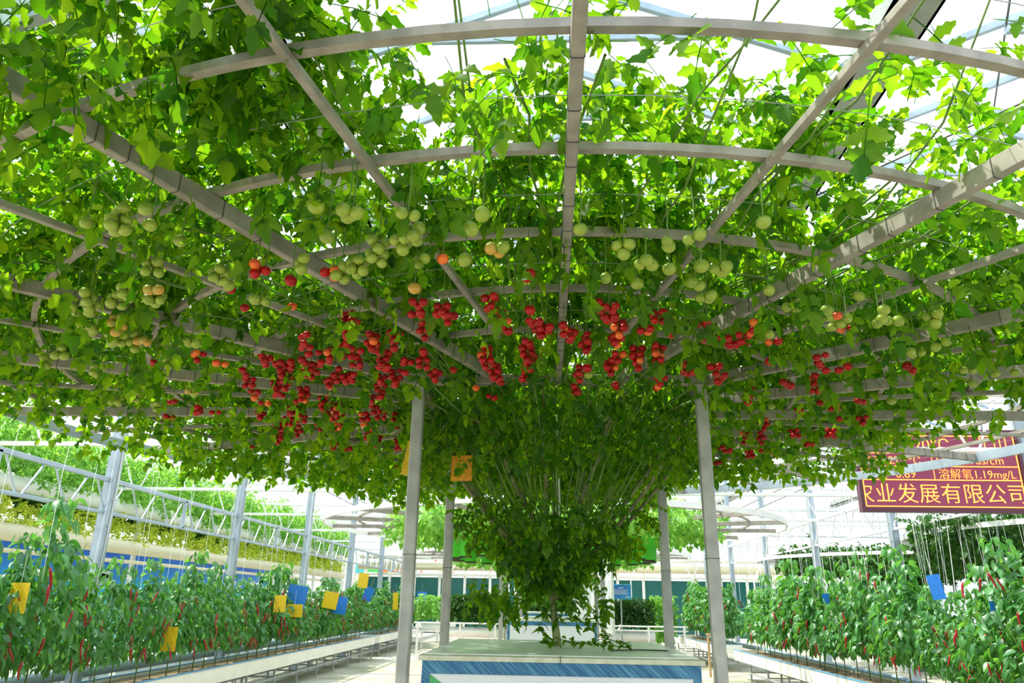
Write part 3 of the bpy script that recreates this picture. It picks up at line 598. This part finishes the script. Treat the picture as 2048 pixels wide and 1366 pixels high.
tag(MB().tube([(.35, 4.35, 1.258), (.5, 4.4, 1.26), (.66, 4.42, 1.258), (.78, 4.46, 1.20)], .004, 6).build('black_cable', 'dark_wire'), 'thin black cable lying on the marble lid right of the trunk', 'cable')

# ------------------------------------------------------------ tomatoes
def tomato_mesh(name, m, rad):
    v = []; fs = []; nu, nv = 14, 9
    for j in range(nv + 1):
        th = math.pi * j / nv; zz = math.cos(th) * .88; rr = math.sin(th)
        if j == 0: zz -= .10
        for i in range(nu):
            ph = 2 * math.pi * i / nu; lob = 1 + .02 * math.cos(ph * 5); v.append((rr * lob * math.cos(ph) * rad, rr * lob * math.sin(ph) * rad, zz * rad))
    for j in range(nv):
        for i in range(nu): fs.append((j*nu+i, (j+1)*nu+i, (j+1)*nu+(i+1) % nu, j*nu+(i+1) % nu))
    return MB().add(v, fs).mesh(name, m, True)
RAD = .0185
TOM = {'r': tomato_mesh('tomato_red', 'tomato_red', RAD), 'o': tomato_mesh('tomato_orange', 'tomato_orange', RAD), 'g': tomato_mesh('tomato_green', 'tomato_green', RAD * 1.12), 'y': tomato_mesh('tomato_yellow', 'tomato_yellow', RAD * 1.1)}
cm = MB()
for i in range(5):
    a = 2 * math.pi * i / 5; c, s = math.cos(a), math.sin(a); r = RAD
    cm.add([(0, 0, r * .85), (c * r * .4 - s * r * .12, s * r * .4 + c * r * .12, r * .93), (c * r * .4 + s * r * .12, s * r * .4 - c * r * .12, r * .93), (c * r * .95, s * r * .95, r * .80)], [(0, 2, 1), (1, 2, 3)])
CALYX = cm.mesh('calyx', 'vine_stem')
data = [t.rstrip('rgoy').split(',') + [t[-1]] for t in TOMDATA.split()]
numw = ['', 'single', 'two', 'three', 'four', 'five', 'six', 'seven', 'eight', 'nine']
cw = {'r': 'red', 'g': 'green', 'o': 'orange-red', 'y': 'yellowish'}
def place_words(x, y):
    a = math.degrees(math.atan2(x - CX, -(y - CY))); r = math.hypot(x - CX, y - CY)
    side = 'left' if a < 0 else 'right'; b = abs(a)
    if r < .85: return 'inside the square of beams, %s of the trunk, %s half' % (side, 'front' if y < CY else 'back')
    sec = 'beside the centre beam' if b < 11 else 'before the first slanting beam' if b < 23 else 'past the first slanting beam' if b < 47 else 'past the corner beam' if b < 70 else 'level with the posts' if b < 100 else 'behind the posts' if b < 140 else 'at the back'
    rg = 'near the square frame' if r < 1.35 else 'under the inner ring' if r < 1.8 else 'under the second ring' if r < 2.25 else 'under the third ring' if r < 2.75 else 'under the outer rings'
    return '%s, %s %s' % (rg, side, sec)
used_l = {}
for (sx_, sy_, nn, c) in data:
    x, y, nn = float(sx_), float(sy_), int(nn)
    zc = 2.53
    lab = ('single %s tomato ' % cw[c] if nn == 1 else '%s %s tomatoes ' % (numw[nn], cw[c])) + place_words(x, y)
    cl = thing('tomato_bunch', (x, y, 2.66), lab, 'tomatoes', 'tomato bunches under the canopy')
    used_l[lab] = used_l.get(lab, 0) + 1
    pts = [Vector((x, y, 2.72)), Vector((x, y, 2.62))]; fr = []
    lay = 0; i = 0; rot = random.uniform(0, 6.28)
    while i < nn:
        m_ = min(nn - i, 1 if nn == 1 else random.choice((2, 3, 3)))
        for q in range(m_):
            a = rot + q * 6.283 / m_ + lay * 1.0; rr_ = 0 if m_ == 1 else RAD * (1.05 if m_ == 2 else 1.2)
            fr.append(Vector((x + math.cos(a) * rr_, y + math.sin(a) * rr_, 0))); fr[-1].z = -lay * RAD * 1.65 + random.uniform(-.003, .003)
        i += m_; lay += 1
    dz = zc + (lay - 1) * RAD * .82
    sm = MB().tube([(x, y, 2.70), (x + .004, y, 2.64), (x, y, dz + .02), (x, y, dz - max(0, lay - 1) * RAD * 1.6)], .0022, 5)
    sm.build('truss_stalk', 'vine_stem', cl)
    for p in fr:
        cc = c
        if c == 'r' and random.random() < .06: cc = 'o'
        if c == 'o' and random.random() < .3: cc = 'r'
        if c == 'y' and random.random() < .4: cc = 'g'
        o = bpy.data.objects.new('tomato', TOM[cc]); C.objects.link(o); o.parent = cl
        s = random.uniform(.85, 1.12) * (1.12 if nn == 1 else 1)
        o.location = Vector((p.x - x, p.y - y, dz + p.z - 2.66)); o.rotation_euler = (random.uniform(-.6, .6), random.uniform(-.6, .6), random.uniform(0, 6)); o.scale = (s, s, s)
        if y < 3.3:
            k = bpy.data.objects.new('calyx', CALYX); C.objects.link(k); k.parent = o

# ------------------------------------------------------------ units farther away
def far_unit(cx, cy, lab, rf, nleaf, m, box=True, bare=False, hangz=.25, sz=1.2, frame_lab=None):
    frame_unit(cx, cy, 'round canopy frame ' + lab, False, far=True)
    if box: box_unit(cx, cy - .05, 'white planter box ' + lab)
    t = thing('tomato_tree', (cx, cy, 1.25 if box else 0), 'tomato vine tree ' + lab, 'tomato plant')
    MB().tube([(cx, cy, 1.2 if box else 0), (cx + .02, cy, 1.5), (cx, cy, 1.75)], [.035, .028, .03], 10).build('trunk', 'trunk_bark', t, True)
    for k in range(6):
        a = k * math.pi / 3 + .3; MB().tube([(cx, cy, 1.7), (cx + .4 * math.cos(a), cy + .4 * math.sin(a), 2.2), (cx + .9 * math.cos(a), cy + .9 * math.sin(a), 2.66)], [.016, .012, .008], 6).build('branch', 'branch_bark', t, True)
    r = rf * np.sqrt(rng.random(nleaf)); a = rng.random(nleaf) * 6.283
    r = r * (1 + .08 * np.sin(a * 5 + cx))
    z = 2.72 + np.abs(rng.normal(0, .12, nleaf)); h = rng.random(nleaf) < .5; z = np.where(h, 2.7 - rng.random(nleaf) * hangz * (1.3 - r / rf), z)
    pos = np.stack([cx + r * np.cos(a), cy + r * np.sin(a), z], 1)
    nc = nleaf // 4; PP, tt = cone_points(nc, 1.6, 2.7, ([1.6, 1.8, 2.1, 2.7], [.12, .45, .75, 1.1]), cx, cy); pos = np.vstack([pos, PP]); n = len(pos)
    tag(link('foliage', scatter_mesh('foliage', T_MID, pos, rng.random(n) * 6.28, rng.normal(.5, .5, n), rng.normal(0, .5, n), rng.uniform(.8, 1.2, n) * sz, m), t), kind='stuff')
far_unit(.09, 12.75, 'second down the middle aisle', 2.75, 3200, 'far_leaf')
far_unit(.10, 20.85, 'third down the middle aisle', 2.7, 1800, 'far_leaf', sz=1.3)
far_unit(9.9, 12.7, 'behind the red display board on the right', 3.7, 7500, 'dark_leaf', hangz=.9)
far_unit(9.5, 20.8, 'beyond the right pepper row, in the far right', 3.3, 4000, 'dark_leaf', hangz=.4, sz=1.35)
# bare ring frames of the left side
# green hanging pots round the second tree
for k in range(20):
    a = -150 + k * 15.8; r = 1.62; u = (math.sin(R(a)), -math.cos(R(a))); x, y = .09 + u[0] * r, 12.75 + u[1] * r
    if abs(a) < 22: continue
    t = thing('hanging_pot', (x, y, 2.14), 'green fabric pot hung in the ring around the second tree, %s side' % ('left' if x < 0 else 'right'), 'pot', 'green hanging pots')
    m = MB().tube([(x, y, 2.14), (x, y, 2.3), (x, y, 2.5)], [.10, .105, .11], 16, False); m.build('bag', 'pot_green', t, True)
    MB().tube([(x, y, 2.13), (x, y, 2.15)], .101, 16).build('base', 'pot_dark', t)
    h = MB(); h.tube([(x - .1, y, 2.5), (x, y, 2.68)], .004, 5); h.tube([(x + .1, y, 2.5), (x, y, 2.68)], .004, 5); h.build('hanger', 'pot_green', t)

# ------------------------------------------------------------ pepper rows
def chilli_mesh(name, m, curl):
    pts = [(0, 0, 0), (.003, 0, -.03), (.006 + curl * .2, 0, -.065), (.004 + curl * .7, 0, -.10), (curl * 1.6, 0, -.125)]
    return MB().tube(pts, [.006, .0085, .008, .006, .0015], 8).mesh(name, m, True)
CH = [chilli_mesh('chilli', 'chilli_red', .0), chilli_mesh('chilli', 'chilli_red', .02), chilli_mesh('chilli', 'chilli_red', -.015)]
CHG = [chilli_mesh('chilli', 'chilli_green', .0), chilli_mesh('chilli', 'chilli_green', .02)]
def pepper_mesh(seed, n, zl, zh, wx, wy, tm=T_PEP, sc=1.0):
    q = rng.random(n); z = zl + (zh - zl) * q; env = np.sin(np.clip(q * .9 + .1, 0, 1) * np.pi) ** .5
    a = rng.random(n) * 6.283; r = np.sqrt(rng.random(n)) * env
    x = np.cos(a) * r * wx + .06 * np.sin(z * 7 + seed); y = np.sin(a) * r * wy
    tall = rng.random(n) < .10; z = np.where(tall, zh + rng.random(n) * .30, z); x = np.where(tall, x * .4, x); y = np.where(tall, y * .4, y)
    yaw = np.arctan2(y, x) + rng.normal(0, .7, n)
    return scatter_mesh('foliage', tm, np.stack([x, y, z], 1), yaw, rng.normal(.65, .4, n), rng.normal(0, .4, n), rng.uniform(.7, 1.15, n) * sc, 'pepper_leaf')
def pepper_proto(i, n, zl=.30, zh=1.05, sc=1.0, wx=.29, wy=.27):
    fo = pepper_mesh(i, n, zl, zh, wx, wy, sc=sc)
    st = MB(); st.tube([(0, 0, -.02), (.01, 0, .2), (-.01, .01, .45), (.02, 0, .8)], [.008, .007, .006, .004], 6)
    for k in range(9):
        a = random.uniform(0, 6.28); z0 = random.uniform(.25, .6)
        st.tube([(0, 0, z0), (.14 * math.cos(a), .14 * math.sin(a), z0 + .25), (.22 * math.cos(a), .22 * math.sin(a), z0 + .5)], .003, 5)
    return fo, st.mesh('stem', 'vine_stem', True)
PNEAR = [pepper_proto(i, 430) for i in range(4)]
PFAR = [pepper_proto(10 + i, 330, sc=1.3) for i in range(3)]
def pepper_plant(x, y, z, near, label, grp, nch, rz, s, facing):
    t = thing('chilli_plant', (x, y, z), label, 'pepper plant', grp)
    fo, st = random.choice(PNEAR if near else PFAR)
    for nm, me in (('foliage', fo), ('stem', st)):
        o = bpy.data.objects.new(nm, me); C.objects.link(o); o.parent = t
    t.rotation_euler = (0, 0, rz); t.scale = (s, s, s * random.uniform(.93, 1.08))
    for k in range(nch):
        grn = random.random() < (.35 if near else .1)
        o = bpy.data.objects.new('chilli', random.choice(CHG if grn else CH)); C.objects.link(o); o.parent = t
        a = facing + random.uniform(-1.2, 1.2) - rz; q = random.random() ** 1.5
        r = random.uniform(.24, .34); o.location = (r * math.cos(a), r * math.sin(a), .36 + q * .75)
        sc_ = random.uniform(.8, 1.25) * (1 if near else 1.2); o.scale = (sc_,) * 3; o.rotation_euler = (random.uniform(-.35, .35), random.uniform(-.35, .35), random.uniform(0, 6.28))
def trough(x0, x1, y0, y1, zt, lab, blueside):
    t = thing('trough_bench', ((x0 + x1) / 2, y0, 0), lab, 'planting trough', 'planting troughs')
    m = MB(); h = .2; th = .02
    m.box(x0, x0 + th, y0, y1, zt - h, zt).box(x1 - th, x1, y0, y1, zt - h, zt).box(x0 + th, x1 - th, y0, y0 + th, zt - h, zt).box(x0 + th, x1 - th, y1 - th, y1, zt - h, zt).box(x0 + th, x1 - th, y0 + th, y1 - th, zt - h, zt - h + th)
    m.build('tray', 'trough_white', t)
    m = MB(); e = .012
    for xx in (x0 + th / 2, x1 - th / 2): m.box(xx - .018, xx + .018, y0, y1, zt, zt + e)
    m.box(x0 + .03, x1 - .03, y0 - .004, y0 + .028, zt, zt + e); m.build('blue_edge', 'trough_blue', t)
    MB().box(x0 + th, x1 - th, y0 + th, y1 - th, zt - h + th, zt - .04).build('soil', 'soil', t)
    y = y0 + .25
    while y < y1:
        for xx in (x0 + .05, x1 - .05): MB().bar((xx, y, 0), (xx, y, zt - h), .035, .035).build('leg', 'leg_steel', t)
        MB().bar((x0 + .05, y, .22), (x1 - .05, y, .22), .025, .025).build('crossbar', 'leg_steel', t)
        y += 1.25
    for xx in (x0 + .05, x1 - .05): MB().bar((xx, y0 + .25, .2), (xx, y - 1.25, .2), .025, .03).build('side_rail', 'leg_steel', t)
trough(-5.25, -4.6, 4.6, 21.2, .56, 'white trough with blue edge on steel legs under the left peppers, nearest', 1)
trough(-5.25, -4.6, 21.8, 29.5, .56, 'white trough with blue edge on steel legs at the far end of the left row', 1)
trough(4.1, 4.8, 5.0, 17.6, .58, 'white trough with blue edge on steel legs under the right peppers, nearest', -1)
trough(4.0, 4.7, 19.3, 25.2, .60, 'white trough on steel legs beyond the gap in the right row', -1)
for side, X, segs, facing in (('left', -4.94, ((5.4, 21.0, .56), (22.0, 29.2, .56)), 0), ('right', 4.50, ((5.8, 17.4, .58), (19.5, 25.0, .60)), math.pi)):
    for si, (ya, yb, zt) in enumerate(segs):
        y = ya
        while y < yb:
            near = y < 12.5
            lab = 'bushy chilli plant with red and green chillies in the %s row, %s' % (side, 'nearest stretch' if y < 9 else 'before the sticky cards' if y < 13 else 'middle stretch' if si == 0 else 'separate far trough')
            s = random.uniform(.86, 1.12) * (1.02 + .09 * math.sin(y * 1.9)) * (1.08 if y < 7.7 or side == 'right' else .97)
            pepper_plant(X + random.uniform(-.05, .05), y, zt - .05, near, lab, 'chilli plants in the %s row' % side, (9 if y < 10 else 7 if y < 14 else 4) - (2 if side == 'right' else 0), random.uniform(0, 6.28), s, facing)
            y += .40 if near else .46
# grey and pale pipes behind the left trough
for i, (x, z, r, m, l) in enumerate(((-5.55, .62, .06, 'pipe_grey', 'upper grey pipe running behind the left pepper trough'), (-5.6, .45, .07, 'pipe_grey', 'lower grey pipe running behind the left pepper trough'), (-5.95, .80, .09, 'pipe_white', 'white pipe running behind the left pepper stems'))):
    t = thing('heating_pipe', (x, 4, z), l, 'pipe')
    MB().tube([(x, 4, z), (x, 29.5, z)], r, 14).build('tube', m, t, True)
    for k in range(6): MB().bar((x, 5 + k * 4.6, 0), (x, 5 + k * 4.6, z), .03, .03).build('stand', 'leg_steel', t)
for i, (x, z, r, m, l) in enumerate(((5.2, .5, .06, 'pipe_grey', 'grey pipe running behind the right pepper trough'),)):
    t = thing('heating_pipe', (x, 5, z), l, 'pipe')
    MB().tube([(x, 5, z), (x, 25, z)], r, 14).build('tube', m, t, True)
    for k in range(5): MB().bar((x, 5.5 + k * 4.6, 0), (x, 5.5 + k * 4.6, z), .03, .03).build('stand', 'leg_steel', t)
# sticky cards
def card(x, y, z, w_, h, m, lab, rz=0, tilt=0, strx=4.2):
    t = thing('sticky_card', (x, y, z + h / 2), lab, 'card', 'sticky insect cards')
    o = MB().box(-w_/2, w_/2, -.0015, .0015, -h, 0).build('sheet', m); o.parent = t
    o = MB().tube([(0, 0, -.01), (0, 0, .25)], .0015, 5).build('tie', 'string'); o.parent = t
    t.rotation_euler = (0, tilt, rz)
card(-4.62, 9.55, 1.0, .20, .28, 'card_yellow', 'yellow sticky card low in the left pepper row, nearest whole one', R(-10))
card(-4.7, 6.75, 1.46, .2, .26, 'card_yellow', 'yellow sticky card at the very left edge of the picture', R(-10))
card(-4.62, 13.4, 1.40, .2, .28, 'card_yellow', 'yellow sticky card left of the first blue card', R(10))
card(-4.60, 14.3, 1.52, .36, .40, 'card_blue', 'larger blue sticky card in the left row, nearest blue one', R(5), R(8))
card(-4.58, 14.1, 1.28, .30, .22, 'card_yellow', 'yellow sticky card peeping out below the nearest blue card', R(0))
card(-4.60, 16.6, 1.46, .32, .34, 'card_yellow', 'yellow sticky card overlapping a blue one, middle of the left row', 0, R(10))
card(-4.50, 17.0, 1.36, .30, .36, 'card_blue', 'blue sticky card behind the right edge of a yellow one', 0, R(6))
card(-4.7, 19.8, 1.95, .26, .36, 'card_yellow', 'yellow sticky card held high above the left peppers', 0, R(5))
card(-4.62, 20.3, 1.62, .24, .34, 'card_blue', 'tilted blue sticky card just below the high yellow one', 0, R(18))
card(-4.6, 23.7, 1.45, .16, .5, 'card_yellow', 'narrow yellow sticky card left of the left front post', 0)
card(-4.6, 28.8, 1.62, .35, .35, 'card_blue', 'small blue sticky card at the far end of the left row', 0)
card(4.25, 8.7, 1.72, .13, .26, 'card_blue', 'blue sticky card above the right peppers below the red board', R(-20), R(-8))
card(4.3, 12.2, 1.62, .10, .14, 'card_blue', 'small blue sticky card in the middle of the right row', 0)
card(4.25, 7.65, 1.52, .05, .11, 'card_blue', 'tiny blue card near the right edge of the picture', 0)
card(-.765, 4.25, 2.27, .09, .20, 'card_yellow', 'yellow sticky card hanging behind the left front post', R(25), R(10))
card(-.50, 4.35, 2.24, .13, .15, 'card_orange', 'orange card half hidden in leaves right of the left front post', R(-10))
# strings
k = 0
for side, X, n_, ya, yb, zt in (('left', -4.95, 34, 5.5, 20, 3.9), ('right', 4.6, 44, 9.75, 18, 3.6)):
    base = None
    for i in range(n_):
        y = ya + (yb - ya) * i / n_ + random.uniform(-.15, .15)
        if base is None:
            base = MB().tube([(0, 0, 1.6), (random.uniform(-.1, .1), 0, 2.6), (random.uniform(-.15, .15), 0, zt)], .0022, 5).mesh('plant_string', 'string')
        o = bpy.data.objects.new('plant_string', base); C.objects.link(o); o.location = (X + random.choice((-.2, .2)), y, 0); o.rotation_euler = (0, 0, random.choice((-1.57, 1.57)))
        tag(o, 'white support string hanging down to the %s pepper row' % side, 'string', 'support strings of the %s row' % side)
    if side == 'right':
        for i in range(26):
            o = bpy.data.objects.new('plant_string', base); C.objects.link(o); o.location = (random.uniform(4.95, 6.4), (9.9, 10.8, 11.7)[i % 3], 0); o.rotation_euler = (0, 0, (0, math.pi)[i % 2])
            tag(o, 'white string hanging before the dark far canopy, below the red board', 'string', 'strings below the red board')
        for q, yy in enumerate((9.9, 10.8, 11.7)): tag(MB().tube([(4.8, yy, 3.58), (6.6, yy, 3.58)], .008, 6).build('line_wire', 'wire'), ('nearest', 'middle', 'farthest')[q] + ' cross wire carrying strings behind the red board', 'wire')
    tag(MB().tube([(X - .2, ya, zt - .03), (X - .2, yb, zt - .03)], .01, 6).build('line_wire', 'wire'), 'steel wire carrying the support strings over the %s pepper row' % side, 'wire')
    tag(MB().tube([(X + .2, ya, zt - .03), (X + .2, yb, zt - .03)], .01, 6).build('line_wire', 'wire'), 'second steel wire carrying support strings above the %s peppers' % side, 'wire')

# ------------------------------------------------------------ left side beyond the columns
def vine_mass(x0, x1, y0, y1, z0, z1, n, m, name, label, cat, sz=1.3, kind='stuff'):
    P = np.stack([rng.uniform(x0, x1, n), rng.uniform(y0, y1, n), z0 + (z1 - z0) * rng.beta(1.3, 1.6, n)], 1)
    P[:, 2] += .18 * noise2(P[:, 1] * .7, P[:, 0])
    o = link(name, scatter_mesh(name, T_MID, P, rng.random(n) * 6.28, rng.normal(.4, .5, n), rng.normal(0, .5, n), rng.uniform(.7, 1.2, n) * sz, m))
    return tag(o, label, cat, kind=kind)
vine_mass(-8.6, -7.6, 7, 30, 3.15, 4.2, 13000, 'far_leaf', 'climbing_foliage', 'pale green climbing vines growing over the large white pipe on the left', 'vines', .85)
vine_mass(-8.8, -8.3, 7, 30, 2.95, 3.5, 4000, 'dark_leaf', 'climbing_foliage', 'darker green leaves hanging behind the large white pipe on the left', 'vines')
vine_mass(-8.3, -7.9, 8, 30, 2.5, 2.98, 3200, 'yellow_leaf', 'climbing_foliage', 'yellowing leaves hanging below the large white pipe on the left', 'vines', .75)
for (x, z, r, m, l) in ((-8.0, 3.08, .13, 'pipe_white', 'large white growing pipe under the climbing vines on the left'), (-8.0, 2.36, .13, 'pipe_cream', 'cream growing pipe below the yellowing leaves on the left'), (-8.0, 2.10, .035, 'pipe_cream', 'thin cream rail below the cream growing pipe')):
    tag(MB().tube([(x, 6, z), (x, 30, z)], r, 20).build('growing_pipe', m, smooth=True), l, 'pipe')
for k in range(6):
    y = 10.8 + 4 * k
    tag(MB().bar((-8.15, y, 0), (-8.15, y, 3.0), .08, .08).build('pipe_stand', 'white_metal'), 'slim pale post carrying the left growing pipes, %s' % ord_[k], 'post', 'stands of the left growing pipes')
t = thing('mural_wall', (-10, 20, 0), 'blue ocean mural wall with white splashes behind the left peppers', 'mural')
o = MB().box(-10.1, -10, 9, 28.5, .2, 2.6).build('painted_panel', 'ocean_mural', t)
sp = MB()
for k in range(46):
    y, z = random.uniform(9.5, 28), random.uniform(1.0, 1.95); a, b = random.uniform(.2, .9), random.uniform(.03, .12); n_ = 14
    sp.add([(-9.992, y + a * math.cos(6.283 * i / n_) * random.uniform(.6, 1), z + b * math.sin(6.283 * i / n_) * random.uniform(.5, 1.2)) for i in range(n_)], [tuple(range(n_))])
tag(sp.build('white_splashes', 'panel_white', t), kind='stuff')
MB().box(-10.02, -9.97, 9, 28.5, 2.6, 2.66).build('top_trim', 'white_metal', t)
t = thing('white_cabin', (-10, 33, 0), 'white cabin with a green tinted window behind the left peppers', 'cabin')
MB().box(-12.4, -9.7, 29.2, 38.5, 0, 3.15).build('shell', 'cabin_white', t)
wf = MB().box(-9.72, -9.66, 33.0, 36.4, 1.9, 2.85).build('window_frame', 'white_metal', t); MB().box(-9.66, -9.64, 33.2, 36.2, 1.98, 2.78).build('pane', 'cabin_glass', wf)
t = thing('flower_screen', (-7.6, 33, 0), 'pale screen speckled with red blossoms and a strip of coloured squares', 'screen')
MB().box(-12, -4.6, 38.9, 39.0, 0, 3.6).build('panel', 'flower_wall', t)
for i, m in enumerate(('tab_cyan', 'tab_green', 'tab_orange', 'tab_orange')): MB().box(-9.7 + i * .62, -9.15 + i * .62, 38.86, 38.9, 2.75, 3.2).build('coloured_square', m, t)

# ------------------------------------------------------------ far hedges, rails and small sign
def hedge(x0, x1, y, z0, z1, label, m='dark_leaf', n=900):
    t = thing('pepper_hedge', ((x0 + x1) / 2, y, z0), label, 'hedge', 'hedges across the far aisle')
    P = np.stack([rng.uniform(x0, x1, n), rng.uniform(y - .3, y + .3, n), rng.uniform(z0, z1, n)], 1)
    tag(link('foliage', scatter_mesh('foliage', T_MID, P, rng.random(n) * 6.28, rng.normal(.6, .4, n), rng.normal(0, .5, n), rng.uniform(.8, 1.2, n), m), t), kind='stuff')
    k = x0 + .2
    while k < x1: MB().tube([(k, y, z0 - .25), (k, y, z0 + .2)], .012, 5).build('stem', 'vine_stem', t); k += .35
    g = thing('hedge_trough', ((x0 + x1) / 2, y, 0), 'white gutter pipe under the ' + label, 'planting trough', 'gutters under the far hedges')
    MB().tube([(x0, y, z0 - .35), (x1, y, z0 - .35)], .14, 14).build('gutter', 'pipe_white', g, True)
    for xx in (x0 + .2, x1 - .2): MB().bar((xx, y, 0), (xx, y, z0 - .45), .05, .05).build('leg', 'white_metal', g)
hedge(-2.9, -1.05, 22, 1.02, 1.72, 'dark green hedge across the aisle left of the second box', n=700)
hedge(-.9, .9, 24.5, 1.05, 1.7, 'dark green hedge seen behind the third box', n=600)
hedge(1.7, 3.0, 22, .98, 1.66, 'dark green hedge across the aisle below the small blue sign', n=560)
hedge(-4.3, -3.0, 26, 1.0, 1.7, 'green hedge at the left end of the far aisle', 'far_leaf', 420)
hedge(3.1, 3.8, 23.5, .55, 1.75, 'yellow green bush beside the right rear post', 'far_leaf', 480)
t = thing('hand_rail', (2.4, 20.8, 0), 'low steel railing across the aisle in front of the right far hedge', 'railing')
for z in (.95, .85): MB().tube([(1.2, 20.2, z), (3.6, 20.2, z)], .02, 8).build('rail', 'white_metal', t, True)
for x in (1.3, 2.6, 3.5): MB().bar((x, 20.2, 0), (x, 20.2, .95), .05, .05).build('post', 'white_metal', t)
t = thing('hand_rail', (-2, 20.8, 0), 'low steel railing across the aisle in front of the left far hedge', 'railing')
for z in (.95, .75): MB().tube([(-3.4, 20.2, z), (-1.2, 20.2, z)], .02, 8).build('rail', 'white_metal', t, True)
for x in (-3.3, -2.2, -1.3): MB().bar((x, 20.2, 0), (x, 20.2, .95), .05, .05).build('post', 'white_metal', t)
t = thing('info_sign', (2.05, 21.3, 1.6), 'small blue information board standing above the right far hedge', 'sign')
MB().box(1.78, 2.30, 21.29, 21.32, 1.62, 1.97).build('board', 'sign_blue', t)
MB().box(1.76, 2.32, 21.32, 21.34, 1.60, 1.99).build('frame', 'tab_cyan', t)
pm = MB(); pm.box(1.97, 2.11, 21.28, 21.29, 1.885, 1.905)
for i in range(5): pm.box(1.84, 2.24 - .05 * (i % 2), 21.284, 21.29, 1.84 - i * .028, 1.848 - i * .028)
pm.box(2.17, 2.27, 21.284, 21.29, 1.65, 1.67); pm.build('print_lines', 'sign_print', t)
MB().bar((2.04, 21.36, 0), (2.04, 21.36, 1.75), .04, .04).build('pole', 'leg_steel', t)
t = thing('net_cage', (.95, 17.5, 0), 'pale mesh cage with white posts standing right of the third box', 'cage')
for x in (.55, 1.35): 
    for y in (15.9, 17.2): MB().bar((x, y, 0), (x, y, 2.3), .06, .06).build('post', 'white_metal', t)
MB().box(.55, 1.35, 15.9, 15.905, .9, 2.3).build('net_panel', 'net_film', t)
t = thing('wooden_stand', (3.75, 15.3, 0), 'small pale wooden stand beside the gap in the right trough row', 'stand')
for x in (3.62, 3.86): MB().bar((x, 17.9, 0), (x, 17.9, .85), .05, .05).build('leg', 'wood', t)
MB().bar((3.58, 17.9, .87), (3.9, 17.9, .87), .05, .05).build('top_bar', 'wood', t)

# ------------------------------------------------------------ red display board
t = thing('display_board', (4.95, 9.5, 2.6), 'dark red scrolling display board with glowing orange lettering, hung on the right', 'display board')
YB = 9.5; x0, x1, z0, z1 = 3.93, 5.99, 2.62, 3.66
m = MB(); m.box(x0, x1, YB, YB + .10, z0, z0 + .05).box(x0, x1, YB, YB + .10, z1 - .05, z1).box(x0, x0 + .04, YB, YB + .10, z0 + .05, z1 - .05).box(x1 - .04, x1, YB, YB + .10, z0 + .05, z1 - .05)
m.build('frame', 'led_frame', t)
MB().box(x0 + .04, x1 - .04, YB + .02, YB + .09, z0 + .05, z1 - .05).build('face', 'led_face', t)
l = MB(); xa, xb = x0 + .06, x1 - .06; yl = YB + .012; g = .006
zr = [z0 + .07, 3.02, 3.19, 3.36, z1 - .08]
for z in zr: l.box(xa, xb, yl, yl + .008, z - g, z + g)
l.box(xa - g, xa + g, yl, yl + .008, zr[0], zr[-1]).box(xb - g, xb + g, yl, yl + .008, zr[0], zr[-1])
for xx, za, zb in ((4.28, 3.02, 3.36), (4.88, 3.02, 3.36)): l.box(xx - g / 2, xx + g / 2, yl, yl + .008, za, zb)
l.build('border_lines', 'led_light', t)
def led(text, x, z, size, clip=None, bold=.0):
    cu = bpy.data.curves.new('led_text', 'FONT'); cu.body = text; cu.size = size; cu.extrude = .003; cu.offset = -.0022; cu.resolution_u = 3
    tmp = bpy.data.objects.new('tmp', cu); C.objects.link(tmp); bpy.context.view_layer.update()
    me = bpy.data.meshes.new_from_object(tmp.evaluated_get(bpy.context.evaluated_depsgraph_get())); bpy.data.objects.remove(tmp)
    me.transform(Matrix.Translation((x, yl + .004, z)) @ Matrix.Rotation(R(90), 4, 'X'))
    if clip:
        bm = bmesh.new(); bm.from_mesh(me)
        for xx, nx in ((clip[0], -1), (clip[1], 1)):
            geo = list(bm.verts) + list(bm.edges) + list(bm.faces)
            bmesh.ops.bisect_plane(bm, geom=geo, plane_co=(xx, 0, 0), plane_no=(nx, 0, 0), clear_outer=True)
        bm.to_mesh(me); bm.free()
    me.materials.clear(); me.materials.append(MT['led_light'])
    o = link('led_text', me, t); return o
for i, ch in enumerate('\u519c\u4e1a\u53d1\u5c55\u6709\u9650\u516c\u53f8'):
    led(ch, 3.845 + i * .268, 2.755, .262, (xa + .005, xb - .005))
led('\u6e29\u5ea6', 4.22, 3.40, .17); led('20\u2103', 4.68, 3.395, .21); led('\u5317\u5ddd', 5.44, 3.40, .21, (xa, xb - .005))
led('\u6db2\u6e29', 4.01, 3.215, .13); led('22.7\u2103', 4.34, 3.22, .14); led('EC: 829us/cm', 4.93, 3.22, .15, (xa, xb - .005))
led('PH', 4.02, 3.045, .15); led('6.89', 4.40, 3.045, .15); led('\u6eb6\u89e3\u6c271.19mg/L', 4.93, 3.045, .142, (xa, xb - .005))
for x in (4.3, 5.6): MB().bar((x, 9.56, z1), (x, 9.56, 4.05), .02, .02).build('hanger', 'leg_steel', t)
tag(MB().bar((3.4, 9.56, 4.05), (6.5, 9.56, 4.05), .05, .05).build('hanging_rail', 'white_metal'), 'white bar from which the red display board hangs', 'rail')
print('labels dup', sum(v - 1 for v in used_l.values()), 'objs', len(bpy.data.objects))
